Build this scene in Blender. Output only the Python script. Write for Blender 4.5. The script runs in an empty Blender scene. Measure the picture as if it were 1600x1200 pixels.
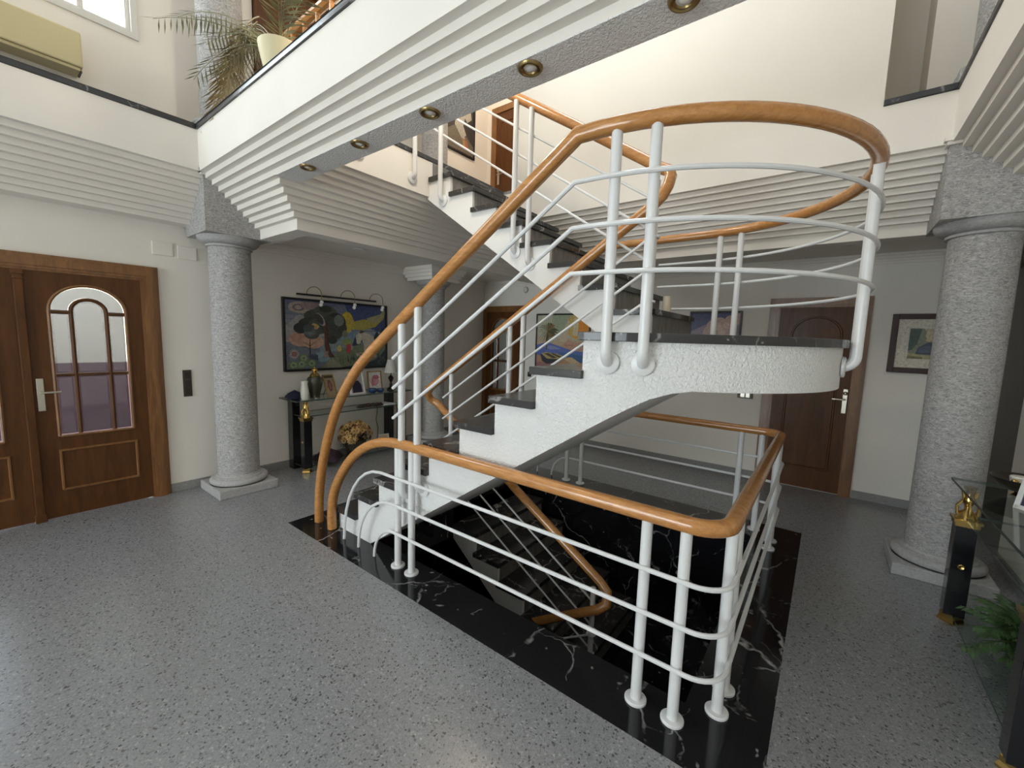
import bpy, bmesh, math, random
from math import sin, cos, pi, radians, sqrt, atan2
from mathutils import Vector, Matrix, Euler

random.seed(7)
S = bpy.context.scene
COL = S.collection

# ------------------------------------------------------------------ materials
def new_mat(name):
    m = bpy.data.materials.new(name); m.use_nodes = True
    nt = m.node_tree
    for n in list(nt.nodes): nt.nodes.remove(n)
    out = nt.nodes.new('ShaderNodeOutputMaterial')
    b = nt.nodes.new('ShaderNodeBsdfPrincipled')
    nt.links.new(b.outputs[0], out.inputs[0])
    return m, nt, b

def nd(nt, t, **kw):
    n = nt.nodes.new(t)
    for k, v in kw.items():
        if k in n.inputs.keys(): n.inputs[k].default_value = v
        else: setattr(n, k, v)
    return n

def coords(nt, scale=(1, 1, 1)):
    tc = nt.nodes.new('ShaderNodeTexCoord')
    mp = nt.nodes.new('ShaderNodeMapping')
    mp.inputs['Scale'].default_value = scale
    nt.links.new(tc.outputs['Object'], mp.inputs[0])
    return mp.outputs[0]

def ramp(nt, fac, stops, interp='LINEAR'):
    r = nt.nodes.new('ShaderNodeValToRGB')
    r.color_ramp.interpolation = interp
    els = r.color_ramp.elements
    while len(els) < len(stops): els.new(0.5)
    for e, (p, c) in zip(els, stops):
        e.position = p; e.color = (c[0], c[1], c[2], 1)
    nt.links.new(fac, r.inputs[0])
    return r.outputs[0]

def bump(nt, b, h, strength, dist=0.01):
    bp = nt.nodes.new('ShaderNodeBump')
    bp.inputs['Strength'].default_value = strength
    bp.inputs['Distance'].default_value = dist
    nt.links.new(h, bp.inputs['Height'])
    nt.links.new(bp.outputs[0], b.inputs['Normal'])

def plain(name, col, rough=0.5, metal=0.0, spec=0.5, coat=0.0, var=0.0, vscale=6.0):
    m, nt, b = new_mat(name)
    b.inputs['Roughness'].default_value = rough
    b.inputs['Metallic'].default_value = metal
    b.inputs['Specular IOR Level'].default_value = spec
    b.inputs['Coat Weight'].default_value = coat
    n = nd(nt, 'ShaderNodeTexNoise', Scale=vscale, Detail=3.0)
    nt.links.new(coords(nt), n.inputs['Vector'])
    d = max(var, 0.01)
    c0 = [max(0, c * (1 - d)) for c in col]; c1 = [min(1, c * (1 + d)) for c in col]
    nt.links.new(ramp(nt, n.outputs[0], [(0.3, c0), (0.7, c1)]), b.inputs['Base Color'])
    return m

def plaster(name, col, bscale=0, bstr=0.0, rough=0.85):
    m, nt, b = new_mat(name)
    b.inputs['Roughness'].default_value = rough
    b.inputs['Specular IOR Level'].default_value = 0.25
    v = coords(nt)
    n = nd(nt, 'ShaderNodeTexNoise', Scale=1.6, Detail=4.0)
    nt.links.new(v, n.inputs['Vector'])
    nt.links.new(ramp(nt, n.outputs[0], [(0.3, [c * 0.97 for c in col]), (0.7, [min(1, c * 1.02) for c in col])]), b.inputs['Base Color'])
    if bscale:
        n2 = nd(nt, 'ShaderNodeTexNoise', Scale=bscale, Detail=2.0, Roughness=0.6, Distortion=0.6)
        nt.links.new(v, n2.inputs['Vector'])
        bump(nt, b, n2.outputs[0], bstr, 0.012)
    return m

def wood(name, dark, light, rough=0.3, scale=(3, 22, 22), coat=0.3):
    m, nt, b = new_mat(name)
    b.inputs['Roughness'].default_value = rough
    b.inputs['Coat Weight'].default_value = coat
    b.inputs['Coat Roughness'].default_value = 0.15
    b.inputs['Specular IOR Level'].default_value = 0.5 if coat > 0.2 else 0.25
    n = nd(nt, 'ShaderNodeTexNoise', Scale=1.0, Detail=6.0, Roughness=0.65, Distortion=0.8)
    nt.links.new(coords(nt, scale), n.inputs['Vector'])
    n2 = nd(nt, 'ShaderNodeTexNoise', Scale=1.0, Detail=2.0)
    nt.links.new(coords(nt, tuple(5 * s for s in scale)), n2.inputs['Vector'])
    mx = nd(nt, 'ShaderNodeMath', operation='MULTIPLY_ADD'); mx.inputs[1].default_value = 0.3
    nt.links.new(n2.outputs[0], mx.inputs[0]); nt.links.new(n.outputs[0], mx.inputs[2])
    nt.links.new(ramp(nt, mx.outputs[0], [(0.45, dark), (0.85, light)]), b.inputs['Base Color'])
    return m

def marble_black(name, base=(0.010, 0.010, 0.012), vein=(0.60, 0.59, 0.57), rough=0.1, s=1.0, width=0.011, amount=0.75):
    m, nt, b = new_mat(name)
    b.inputs['Roughness'].default_value = rough
    L = nt.links.new
    v = coords(nt, (s, s, s))
    nz = nd(nt, 'ShaderNodeTexNoise', Scale=2.2, Detail=4.0, Roughness=0.55); L(v, nz.inputs['Vector'])
    sb = nd(nt, 'ShaderNodeVectorMath', operation='SUBTRACT'); sb.inputs[1].default_value = (.5, .5, .5); L(nz.outputs['Color'], sb.inputs[0])
    sc = nd(nt, 'ShaderNodeVectorMath', operation='SCALE'); sc.inputs['Scale'].default_value = 0.36; L(sb.outputs[0], sc.inputs[0])
    ad = nd(nt, 'ShaderNodeVectorMath', operation='ADD'); L(v, ad.inputs[0]); L(sc.outputs[0], ad.inputs[1])
    tot = None
    for scale, w, lo, hi, off, gain in ((1.3, width * 1.0, .45, .58, 0.0, 1.0), (3.0, width * 1.3, .53, .64, 5.3, .8)):
        mp = nt.nodes.new('ShaderNodeMapping'); mp.inputs['Location'].default_value = (off, off * .6, off * 1.4); L(ad.outputs[0], mp.inputs[0])
        vo = nd(nt, 'ShaderNodeTexVoronoi', Scale=scale, feature='DISTANCE_TO_EDGE'); L(mp.outputs[0], vo.inputs['Vector'])
        r = nt.nodes.new('ShaderNodeMapRange'); r.inputs[1].default_value = 0.0; r.inputs[2].default_value = w
        r.inputs[3].default_value = gain; r.inputs[4].default_value = 0.0; L(vo.outputs['Distance'], r.inputs[0])
        n2 = nd(nt, 'ShaderNodeTexNoise', Scale=scale * 1.1, Detail=6.0, Roughness=.75); L(mp.outputs[0], n2.inputs['Vector'])
        k = nt.nodes.new('ShaderNodeMapRange'); k.inputs[1].default_value = lo; k.inputs[2].default_value = hi; L(n2.outputs[0], k.inputs[0])
        mu = nd(nt, 'ShaderNodeMath', operation='MULTIPLY'); L(r.outputs[0], mu.inputs[0]); L(k.outputs[0], mu.inputs[1])
        if tot is None: tot = mu.outputs[0]
        else:
            mxm = nd(nt, 'ShaderNodeMath', operation='MAXIMUM'); L(tot, mxm.inputs[0]); L(mu.outputs[0], mxm.inputs[1]); tot = mxm.outputs[0]
    sp = nd(nt, 'ShaderNodeTexVoronoi', Scale=26.0); L(ad.outputs[0], sp.inputs['Vector'])
    se = nt.nodes.new('ShaderNodeSeparateColor'); L(sp.outputs['Color'], se.inputs[0])
    g = nd(nt, 'ShaderNodeMath', operation='GREATER_THAN'); g.inputs[1].default_value = .955; L(se.outputs[0], g.inputs[0])
    r = nt.nodes.new('ShaderNodeMapRange'); r.inputs[1].default_value = .10; r.inputs[2].default_value = .32; r.inputs[3].default_value = .7; r.inputs[4].default_value = 0; L(sp.outputs['Distance'], r.inputs[0])
    mu = nd(nt, 'ShaderNodeMath', operation='MULTIPLY'); L(g.outputs[0], mu.inputs[0]); L(r.outputs[0], mu.inputs[1])
    mxm = nd(nt, 'ShaderNodeMath', operation='MAXIMUM'); L(tot, mxm.inputs[0]); L(mu.outputs[0], mxm.inputs[1])
    am = nd(nt, 'ShaderNodeMath', operation='MULTIPLY'); am.inputs[1].default_value = amount; L(mxm.outputs[0], am.inputs[0])
    L(ramp(nt, am.outputs[0], [(0, base), (1, vein)]), b.inputs['Base Color'])
    return m

def terrazzo(name):
    m, nt, b = new_mat(name)
    b.inputs['Roughness'].default_value = 0.27
    b.inputs['Specular IOR Level'].default_value = 0.8
    v = coords(nt)
    vo = nd(nt, 'ShaderNodeTexVoronoi', Scale=125.0); nt.links.new(v, vo.inputs['Vector'])
    sep = nt.nodes.new('ShaderNodeSeparateColor'); nt.links.new(vo.outputs['Color'], sep.inputs[0])
    c1 = ramp(nt, sep.outputs[0], [(0.0, (0.075, 0.075, 0.078)), (0.05, (0.14, 0.14, 0.145)), (0.085, (0.250, 0.254, 0.266)), (0.93, (0.285, 0.289, 0.303)), (1.0, (0.40, 0.40, 0.40))])
    vo2 = nd(nt, 'ShaderNodeTexVoronoi', Scale=230.0); nt.links.new(v, vo2.inputs['Vector'])
    sep2 = nt.nodes.new('ShaderNodeSeparateColor'); nt.links.new(vo2.outputs['Color'], sep2.inputs[0])
    c2 = ramp(nt, sep2.outputs[1], [(0.0, (0.55, 0.55, 0.55)), (0.12, (0.9, 0.9, 0.9)), (0.85, (1.03, 1.03, 1.03)), (1.0, (1.2, 1.2, 1.2))])
    mx = nt.nodes.new('ShaderNodeMix'); mx.data_type = 'RGBA'; mx.blend_type = 'MULTIPLY'; mx.inputs[0].default_value = 1.0
    nt.links.new(c1, mx.inputs[6]); nt.links.new(c2, mx.inputs[7])
    # slab joints
    br = nd(nt, 'ShaderNodeTexBrick', Scale=1.0, offset=0.0)
    br.inputs['Brick Width'].default_value = 1.05; br.inputs['Row Height'].default_value = 40.0
    br.inputs['Mortar Size'].default_value = 0.0022; br.inputs['Mortar Smooth'].default_value = 0.3
    br.inputs['Color1'].default_value = (1, 1, 1, 1); br.inputs['Color2'].default_value = (0.97, 0.97, 0.975, 1); br.inputs['Mortar'].default_value = (0.80, 0.80, 0.80, 1)
    mp = nt.nodes.new('ShaderNodeMapping'); mp.inputs['Location'].default_value = (1.39, 15.0, 0)
    nt.links.new(v, mp.inputs[0]); nt.links.new(mp.outputs[0], br.inputs['Vector'])
    mx2 = nt.nodes.new('ShaderNodeMix'); mx2.data_type = 'RGBA'; mx2.blend_type = 'MULTIPLY'; mx2.inputs[0].default_value = 1.0
    nt.links.new(mx.outputs[2], mx2.inputs[6]); nt.links.new(br.outputs[0], mx2.inputs[7])
    nt.links.new(mx2.outputs[2], b.inputs['Base Color'])
    return m

def stone(name, c0=(0.19, 0.183, 0.178), c1=(0.62, 0.60, 0.585), bs=0.8):
    m, nt, b = new_mat(name)
    b.inputs['Roughness'].default_value = 0.8
    v = coords(nt, (36, 36, 85))
    n = nd(nt, 'ShaderNodeTexNoise', Scale=1.0, Detail=4.0, Roughness=0.7, Distortion=1.5)
    nt.links.new(v, n.inputs['Vector'])
    nt.links.new(ramp(nt, n.outputs[0], [(0.32, c0), (0.68, c1)]), b.inputs['Base Color'])
    bump(nt, b, n.outputs[0], bs, 0.006)
    return m

def slate(name):
    m, nt, b = new_mat(name)
    b.inputs['Roughness'].default_value = 0.35
    n = nd(nt, 'ShaderNodeTexNoise', Scale=1.0, Detail=5.0, Roughness=0.7)
    nt.links.new(coords(nt, (25, 25, 6)), n.inputs['Vector'])
    nt.links.new(ramp(nt, n.outputs[0], [(0.3, (0.10, 0.095, 0.085)), (0.7, (0.27, 0.255, 0.23))]), b.inputs['Base Color'])
    return m

def glass_thin(name, tint=(0.85, 0.92, 0.88), refl=0.1, rough=0.03):
    m = bpy.data.materials.new(name); m.use_nodes = True; nt = m.node_tree
    for n in list(nt.nodes): nt.nodes.remove(n)
    out = nt.nodes.new('ShaderNodeOutputMaterial')
    tr = nt.nodes.new('ShaderNodeBsdfTransparent'); tr.inputs[0].default_value = (*tint, 1)
    gl = nt.nodes.new('ShaderNodeBsdfGlossy'); gl.inputs['Roughness'].default_value = rough
    fr = nt.nodes.new('ShaderNodeFresnel'); fr.inputs[0].default_value = 1.5
    ad = nd(nt, 'ShaderNodeMath', operation='ADD'); ad.inputs[1].default_value = refl; ad.use_clamp = True
    nt.links.new(fr.outputs[0], ad.inputs[0])
    mx = nt.nodes.new('ShaderNodeMixShader')
    ge = nt.nodes.new('ShaderNodeNewGeometry')
    iv = nd(nt, 'ShaderNodeMath', operation='SUBTRACT'); iv.inputs[0].default_value = 1.0; nt.links.new(ge.outputs['Backfacing'], iv.inputs[1])
    mu = nd(nt, 'ShaderNodeMath', operation='MULTIPLY'); nt.links.new(ad.outputs[0], mu.inputs[0]); nt.links.new(iv.outputs[0], mu.inputs[1])
    nt.links.new(mu.outputs[0], mx.inputs[0]); nt.links.new(tr.outputs[0], mx.inputs[1]); nt.links.new(gl.outputs[0], mx.inputs[2])
    nt.links.new(mx.outputs[0], out.inputs[0])
    return m

def paint_mat(name):
    m, nt, b = new_mat(name)
    b.inputs['Roughness'].default_value = 0.5
    a = nt.nodes.new('ShaderNodeVertexColor'); a.layer_name = 'Pigment'
    n = nd(nt, 'ShaderNodeTexNoise', Scale=45.0, Detail=4.0, Roughness=0.7)
    nt.links.new(coords(nt), n.inputs['Vector'])
    mx = nt.nodes.new('ShaderNodeMix'); mx.data_type = 'RGBA'; mx.blend_type = 'MULTIPLY'; mx.inputs[0].default_value = 1.0
    nt.links.new(a.outputs[0], mx.inputs[6])
    nt.links.new(ramp(nt, n.outputs[0], [(0.3, (0.8, 0.8, 0.8)), (0.7, (1.55, 1.55, 1.55))]), mx.inputs[7])
    nt.links.new(mx.outputs[2], b.inputs['Base Color'])
    return m

M = {}
M['wall'] = plaster('wall_paint', (0.81, 0.765, 0.70))
M['wall_up'] = plaster('upper_wall_paint', (0.82, 0.77, 0.70))
M['white'] = plaster('white_plaster', (0.84, 0.83, 0.81))
M['cornice'] = plaster('cornice_paint', (0.82, 0.775, 0.715), rough=0.7)
M['stucco'] = plaster('stucco', (0.84, 0.835, 0.825), 75, 1.0)
M['soffit'] = plaster('soffit_stucco', (0.86, 0.845, 0.825), 75, 1.0)
M['ceil'] = plaster('ceiling_paint', (0.7, 0.68, 0.65))
M['floor'] = terrazzo('terrazzo')
M['black'] = marble_black('black_marble')
M['tread'] = marble_black('tread_marble', (0.035, 0.034, 0.034), (0.6, 0.58, 0.56), 0.2, 1.7, 0.02, 0.7)
M['coping'] = marble_black('coping_marble', (0.040, 0.041, 0.046), (0.5, 0.5, 0.5), 0.3, 1.5, 0.02, 0.6)
M['slate'] = slate('slate_riser')
M['stone'] = stone('column_stone')
M['stone_s'] = stone('moulded_stone', (0.31, 0.30, 0.295), (0.50, 0.49, 0.48), 0.25)
M['skirt'] = stone('skirting_stone', (0.20, 0.195, 0.19), (0.33, 0.325, 0.32), 0.05)
M['oak'] = wood('oak_handrail', (0.41, 0.172, 0.046), (0.62, 0.292, 0.090), 0.20, (10, 46, 46), 0.5)
M['door'] = wood('door_wood', (0.066, 0.024, 0.0055), (0.125, 0.045, 0.011), 0.42, (14, 14, 1.6), 0.1)
M['doorframe'] = wood('door_frame_wood', (0.14, 0.056, 0.014), (0.27, 0.118, 0.034), 0.34, (18, 18, 2), 0.3)
M['metal'] = plain('white_enamel', (0.76, 0.76, 0.76), 0.32, 0, 0.5, 0.2)
M['brass'] = plain('brass', (0.62, 0.42, 0.14), 0.22, 1.0)
M['dbrass'] = plain('dark_brass', (0.30, 0.22, 0.10), 0.3, 1.0)
M['chrome'] = plain('satin_metal', (0.62, 0.58, 0.50), 0.28, 1.0)
M['blackl'] = plain('black_lacquer', (0.008, 0.008, 0.010), 0.18, 0, 0.5, 0.4)
M['frame_b'] = plain('black_frame', (0.012, 0.010, 0.011), 0.35)
M['frame_r'] = plain('mahogany_frame', (0.045, 0.014, 0.012), 0.35)
M['frame_w'] = plain('white_frame', (0.72, 0.70, 0.68), 0.4)
M['frame_g'] = plain('gilt_frame', (0.40, 0.26, 0.11), 0.4, 0.5)
M['paint'] = paint_mat('pigment')
M['lens'] = plain('lamp_lens', (0.92, 0.92, 0.90), 0.08, 0.0, 0.8)
M['glass'] = glass_thin('clear_glass')
M['tglass'] = glass_thin('table_glass', (0.90, 0.945, 0.925), 0.03, 0.02)
M['gedge'] = plain('glass_edge', (0.06, 0.085, 0.075), 0.15)
M['wglass'] = glass_thin('window_glass', (0.95, 0.97, 0.96), 0.02, 0.02)
M['bevel'] = glass_thin('bevelled_clear_glass', (0.42, 0.44, 0.46), 0.07, 0.05)
M['porch'] = plaster('porch_render', (0.74, 0.69, 0.60))
M['porch_low'] = plaster('porch_dado', (0.20, 0.13, 0.15))
M['doorglass'] = plain('bevelled_door_glass', (0.40, 0.385, 0.36), 0.12, 0.55, 0.6)
M['upvc'] = plain('window_frame_white', (0.66, 0.64, 0.60), 0.5)
M['ivory'] = plain('ivory_ceramic', (0.72, 0.70, 0.62), 0.3, 0, 0.5, 0.3)
M['cream'] = plain('cream_pot', (0.70, 0.62, 0.40), 0.5)
M['ac'] = plain('aged_plastic', (0.58, 0.50, 0.29), 0.5)
M['dark'] = plain('dark_plastic', (0.03, 0.027, 0.025), 0.4)
M['switch'] = plain('bronze_switch', (0.075, 0.06, 0.045), 0.35, 0.4)
M['urn'] = plain('dark_green_urn', (0.075, 0.075, 0.055), 0.25, 0.3, 0.5, 0.3)
M['navy'] = plain('navy_cloth', (0.02, 0.024, 0.06), 0.9, var=0.4, vscale=40)
M['plum'] = plain('plum_cloth', (0.035, 0.016, 0.028), 0.9, var=0.4, vscale=40)
M['blueglass'] = plain('blue_glass', (0.012, 0.04, 0.13), 0.06, 0, 0.8, 0.5)
M['shade'] = plain('lamp_fabric', (0.60, 0.57, 0.52), 0.8, var=0.05, vscale=60)
M['bulb'] = plain('frosted_bulb', (0.85, 0.82, 0.80), 0.2)
M['paper'] = plain('paper', (0.70, 0.70, 0.71), 0.7)
M['carved'] = plain('carved_dark_wood', (0.06, 0.04, 0.028), 0.5, var=0.4, vscale=50)
M['bronze'] = plain('dark_bronze', (0.04, 0.032, 0.026), 0.35, 0.6)
M['leaf'] = plain('palm_green', (0.23, 0.215, 0.105), 0.55, var=0.4, vscale=9)
M['dryleaf'] = plain('dry_palm', (0.42, 0.325, 0.17), 0.7, var=0.4, vscale=9)
M['fern'] = plain('fern_green', (0.05, 0.10, 0.03), 0.5, var=0.5, vscale=14)
M['petal'] = plain('dry_petals', (0.50, 0.31, 0.12), 0.8, var=0.45, vscale=18)
M['petal_r'] = plain('rust_petals', (0.24, 0.085, 0.045), 0.8, var=0.4, vscale=18)
M['moss'] = plain('dark_ivy', (0.035, 0.04, 0.024), 0.8, var=0.5, vscale=25)
M['basket'] = plain('dark_basket', (0.045, 0.032, 0.022), 0.8, var=0.4, vscale=60)
M['warmw'] = plain('ivory_wax', (0.70, 0.62, 0.47), 0.5)

# ------------------------------------------------------------------ mesh builder
class MB:
    def __init__(s):
        s.bm = bmesh.new(); s.cl = None
    def quad(s, vs):
        return s.bm.faces.new([s.bm.verts.new(v) for v in vs])
    def box(s, x0, x1, y0, y1, z0, z1, mx=None):
        if x0 > x1: x0, x1 = x1, x0
        if y0 > y1: y0, y1 = y1, y0
        if z0 > z1: z0, z1 = z1, z0
        P = [(x0, y0, z0), (x1, y0, z0), (x1, y1, z0), (x0, y1, z0), (x0, y0, z1), (x1, y0, z1), (x1, y1, z1), (x0, y1, z1)]
        if mx: P = [mx @ Vector(p) for p in P]
        v = [s.bm.verts.new(p) for p in P]
        for f in ((3, 2, 1, 0), (4, 5, 6, 7), (0, 1, 5, 4), (1, 2, 6, 5), (2, 3, 7, 6), (3, 0, 4, 7)):
            s.bm.faces.new([v[i] for i in f])
        return s
    def prism(s, pts, axis, a, b):
        """polygon pts extruded along axis from a to b. axis 'y': pts (x,z); 'x': (y,z); 'z': (x,y)"""
        def P(p, t):
            return {'y': (p[0], t, p[1]), 'x': (t, p[0], p[1]), 'z': (p[0], p[1], t)}[axis]
        va = [s.bm.verts.new(P(p, a)) for p in pts]; vb = [s.bm.verts.new(P(p, b)) for p in pts]
        n = len(pts)
        fs = [s.bm.faces.new(va), s.bm.faces.new(vb[::-1])]
        for i in range(n):
            j = (i + 1) % n
            fs.append(s.bm.faces.new([va[j], va[i], vb[i], vb[j]]))
        return s
    def loft(s, rings, closed=True, caps=True):
        R = [[s.bm.verts.new(p) for p in r] for r in rings]
        n = len(R[0])
        for a, b in zip(R, R[1:]):
            for i in range(n if closed else n - 1):
                j = (i + 1) % n
                s.bm.faces.new([a[i], a[j], b[j], b[i]])
        if caps and closed:
            s.bm.faces.new(R[0][::-1]); s.bm.faces.new(R[-1])
        return s
    def tube(s, pts, r, n=10, ry=None, caps=True, power=1.0, up=None):
        pts = [Vector(p) for p in pts]
        m = len(pts); rings = []
        T = []
        for i in range(m):
            a = pts[max(i - 1, 0)]; b = pts[min(i + 1, m - 1)]
            if 0 < i < m - 1:
                t = (pts[i] - a).normalized() + (b - pts[i]).normalized()
                if t.length < 1e-6: t = b - a
            else: t = b - a
            T.append(t.normalized())
        ref = Vector(up) if up else (Vector((0, 0, 1)) if abs(T[0].z) < 0.9 else Vector((1, 0, 0)))
        u = T[0].cross(ref).normalized()
        for i in range(m):
            if i:
                q = T[i - 1].rotation_difference(T[i]); u = q @ u
            u = (u - T[i] * u.dot(T[i])).normalized()
            w = u.cross(T[i])
            rr = r[i] if isinstance(r, (list, tuple)) else r
            rv = ry if ry else rr
            # mitre
            k = 1.0
            if 0 < i < m - 1:
                ca = (pts[i] - pts[i - 1]).normalized().dot(T[i]); k = 1 / max(ca, 0.5)
            ring = []
            bend = None
            if 0 < i < m - 1:
                d1 = (pts[i] - pts[i - 1]).normalized(); d2 = (pts[i + 1] - pts[i]).normalized()
                bend = (d2 - d1)
                bend = bend.normalized() if bend.length > 1e-5 else None
            for j in range(n):
                a = 2 * pi * j / n + pi / n
                ca, sa = cos(a), sin(a)
                if power != 1.0:
                    ca = math.copysign(abs(ca) ** power, ca); sa = math.copysign(abs(sa) ** power, sa)
                o = u * ca * rr + w * sa * rv
                if bend: o = o + bend * o.dot(bend) * (k - 1)
                ring.append(pts[i] + o)
            rings.append(ring)
        return s.loft(rings, True, caps)
    def lathe(s, prof, c=(0, 0, 0), n=24, axis='z', caps=True, sq=None):
        rings = []
        for r, z in prof:
            ring = []
            for j in range(n):
                a = 2 * pi * j / n
                x, y = max(r, 1e-4) * cos(a), max(r, 1e-4) * sin(a)
                p = {'z': (x, y, z), 'y': (x, -z, y), 'x': (z, x, y)}[axis]
                ring.append((c[0] + p[0], c[1] + p[1], c[2] + p[2]))
            rings.append(ring)
        return s.loft(rings, True, caps)
    def ball(s, c, r, n=10, sx=1, sy=1, sz=1):
        prof = [(r * sin(pi * i / n), -r * cos(pi * i / n)) for i in range(n + 1)]
        rings = []
        for rr, z in prof:
            rings.append([(c[0] + sx * max(rr, 1e-4) * cos(2 * pi * j / (2 * n)), c[1] + sy * max(rr, 1e-4) * sin(2 * pi * j / (2 * n)), c[2] + sz * z) for j in range(2 * n)])
        return s.loft(rings)
    def torus(s, c, R, r, n=16, m=6, axis='z'):
        rings = []
        for i in range(n + 1):
            a = 2 * pi * i / n
            ring = []
            for j in range(m):
                b = 2 * pi * j / m
                x, y, z = (R + r * cos(b)) * cos(a), (R + r * cos(b)) * sin(a), r * sin(b)
                p = {'z': (x, y, z), 'y': (x, z, y), 'x': (z, x, y)}[axis]
                ring.append((c[0] + p[0], c[1] + p[1], c[2] + p[2]))
            rings.append(ring)
        return s.loft(rings, True, False)
    def cpoly(s, pts3, col):
        if s.cl is None: s.cl = s.bm.loops.layers.float_color.new('Pigment')
        f = s.bm.faces.new([s.bm.verts.new(p) for p in pts3])
        for l in f.loops: l[s.cl] = (col[0], col[1], col[2], 1)
        return f
    def build(s, name, mat, parent=None, smooth=False, bevel=0, label=None, angle=35):
        bm = s.bm
        bmesh.ops.remove_doubles(bm, verts=bm.verts, dist=1e-6) if s.cl is None else None
        if s.cl is None: bmesh.ops.recalc_face_normals(bm, faces=bm.faces)
        me = bpy.data.meshes.new(name); bm.to_mesh(me); bm.free()
        o = bpy.data.objects.new(name, me); COL.objects.link(o)
        me.materials.append(M[mat] if isinstance(mat, str) else mat)
        if smooth:
            me.polygons.foreach_set('use_smooth', [True] * len(me.polygons))
            try: me.set_sharp_from_angle(angle=radians(angle))
            except Exception: pass
        if bevel:
            b = o.modifiers.new('bevel', 'BEVEL'); b.width = bevel; b.segments = 2; b.limit_method = 'ANGLE'; b.angle_limit = radians(50)
        if parent is not None:
            o.parent = parent; o.matrix_parent_inverse = Matrix.Translation(-Vector(parent['at'])) if 'at' in parent.keys() else Matrix.Identity(4)
        if label: o['label'] = label
        return o

def empty(name, at, label, cat, group=None, kind=None):
    o = bpy.data.objects.new(name, None); COL.objects.link(o)
    o.location = at; o['at'] = list(at); o.empty_display_size = 0.1
    tag(o, label, cat, group, kind); return o

def tag(o, label, cat, group=None, kind=None):
    if label: o['label'] = label
    if cat: o['category'] = cat
    if group: o['group'] = group
    if kind: o['kind'] = kind
    return o

def struct(mb, name, mat, label, cat='wall', **kw):
    return tag(mb.build(name, mat, **kw), label, cat, None, 'structure')

def copy_thing(root, delta, label=None, group=None):
    """copy a thing, its parts and sub-parts, shifted by delta"""
    def cp(o, parent):
        c = o.copy(); COL.objects.link(c)
        if parent is not None: c.parent = parent
        for ch in [x for x in bpy.data.objects if x.parent == o]: cp(ch, c)
        return c
    kids = [o for o in bpy.data.objects]
    c = cp(root, None)
    c.location = Vector(root.location) + Vector(delta)
    if label: c['label'] = label
    if group: c['group'] = group
    return c

def spline(P, k=8):
    """Catmull-Rom through points"""
    P = [Vector(p) for p in P]; out = []
    for i in range(len(P) - 1):
        p0 = P[max(i - 1, 0)]; p1 = P[i]; p2 = P[i + 1]; p3 = P[min(i + 2, len(P) - 1)]
        for j in range(k):
            t = j / k
            out.append(0.5 * ((2 * p1) + (p2 - p0) * t + (2 * p0 - 5 * p1 + 4 * p2 - p3) * t * t + (3 * p1 - p0 - 3 * p2 + p3) * t ** 3))
    out.append(P[-1]); return out

# ------------------------------------------------------------------ key dimensions (metres; floor z=0)
XL, XR, YB, YF, ZT = -4.97, 1.16, 5.66, -7.0, 6.0     # left, right, back, front walls, top ceiling
RISE = 1.637 / 9
UP = 3.28                                              # upper floor level
CX = -0.945; CY = 2.77                                 # landing centre

# ------------------------------------------------------------------ floor and stairwell
BX0, BX1, BY0, BY1 = -3.48, -0.05, 1.535, 4.25         # black border outer
HX0, HX1, HY0, HY1 = -2.70, -0.37, 1.84, 3.92          # hole
m = MB()
m.box(XL - .2, BX0, YF - .2, 7.4, -.3, 0); m.box(BX1, XR + 2.2, YF, 7.4, -.3, 0)
m.box(BX0, BX1, YF, BY0, -.3, 0); m.box(BX0, BX1, BY1, 7.4, -.3, 0)
struct(m, 'floor', 'floor', 'grey speckled polished terrazzo floor of the hall', 'floor')
m = MB()
m.box(BX0, HX0, BY0, BY1, -.3, 0); m.box(HX1, BX1, BY0, BY1, -.3, 0)
m.box(HX0, HX1, BY0, HY0, -.3, 0); m.box(HX0, HX1, HY1, BY1, -.3, 0)
struct(m, 'trim_1', 'black', 'black veined marble border in the floor around the stairwell', 'floor border')
m = MB()
zb = -2.9
m.box(HX0 - 1.2, HX1 + .1, HY1, HY1 + .1, zb, -.3); m.box(HX0 - 1.2, HX1 + .1, HY0 - .1, HY0, zb, -.3)
m.box(HX1, HX1 + .1, HY0, HY1, zb, -.3); m.box(HX0 - 1.3, HX0 - 1.2, HY0 - .1, HY1 + .1, zb, -.3)
m.box(HX0 - 1.3, HX1 + .1, HY0 - .1, HY1 + .1, zb - .1, zb)
struct(m, 'wall_stairwell', 'black', 'dark marble walls lining the stairwell below the floor', 'wall')

# ------------------------------------------------------------------ walls
def wall_x(x0, x1, y0, y1, z0, z1, holes):
    """wall slab (normal x) with rectangular holes (ya,yb,za,zb)"""
    m = MB(); ys = sorted({y0, y1, *[h[0] for h in holes], *[h[1] for h in holes]})
    for a, b in zip(ys, ys[1:]):
        hs = sorted([h for h in holes if h[0] <= a and h[1] >= b], key=lambda h: h[2]); z = z0
        for h in hs:
            if h[2] > z: m.box(x0, x1, a, b, z, h[2])
            z = h[3]
        if z < z1: m.box(x0, x1, a, b, z, z1)
    return m
def wall_y(y0, y1, x0, x1, z0, z1, holes):
    m = MB(); xs = sorted({x0, x1, *[h[0] for h in holes], *[h[1] for h in holes]})
    for a, b in zip(xs, xs[1:]):
        hs = sorted([h for h in holes if h[0] <= a and h[1] >= b], key=lambda h: h[2]); z = z0
        for h in hs:
            if h[2] > z: m.box(a, b, y0, y1, z, h[2])
            z = h[3]
        if z < z1: m.box(a, b, y0, y1, z, z1)
    return m

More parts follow.
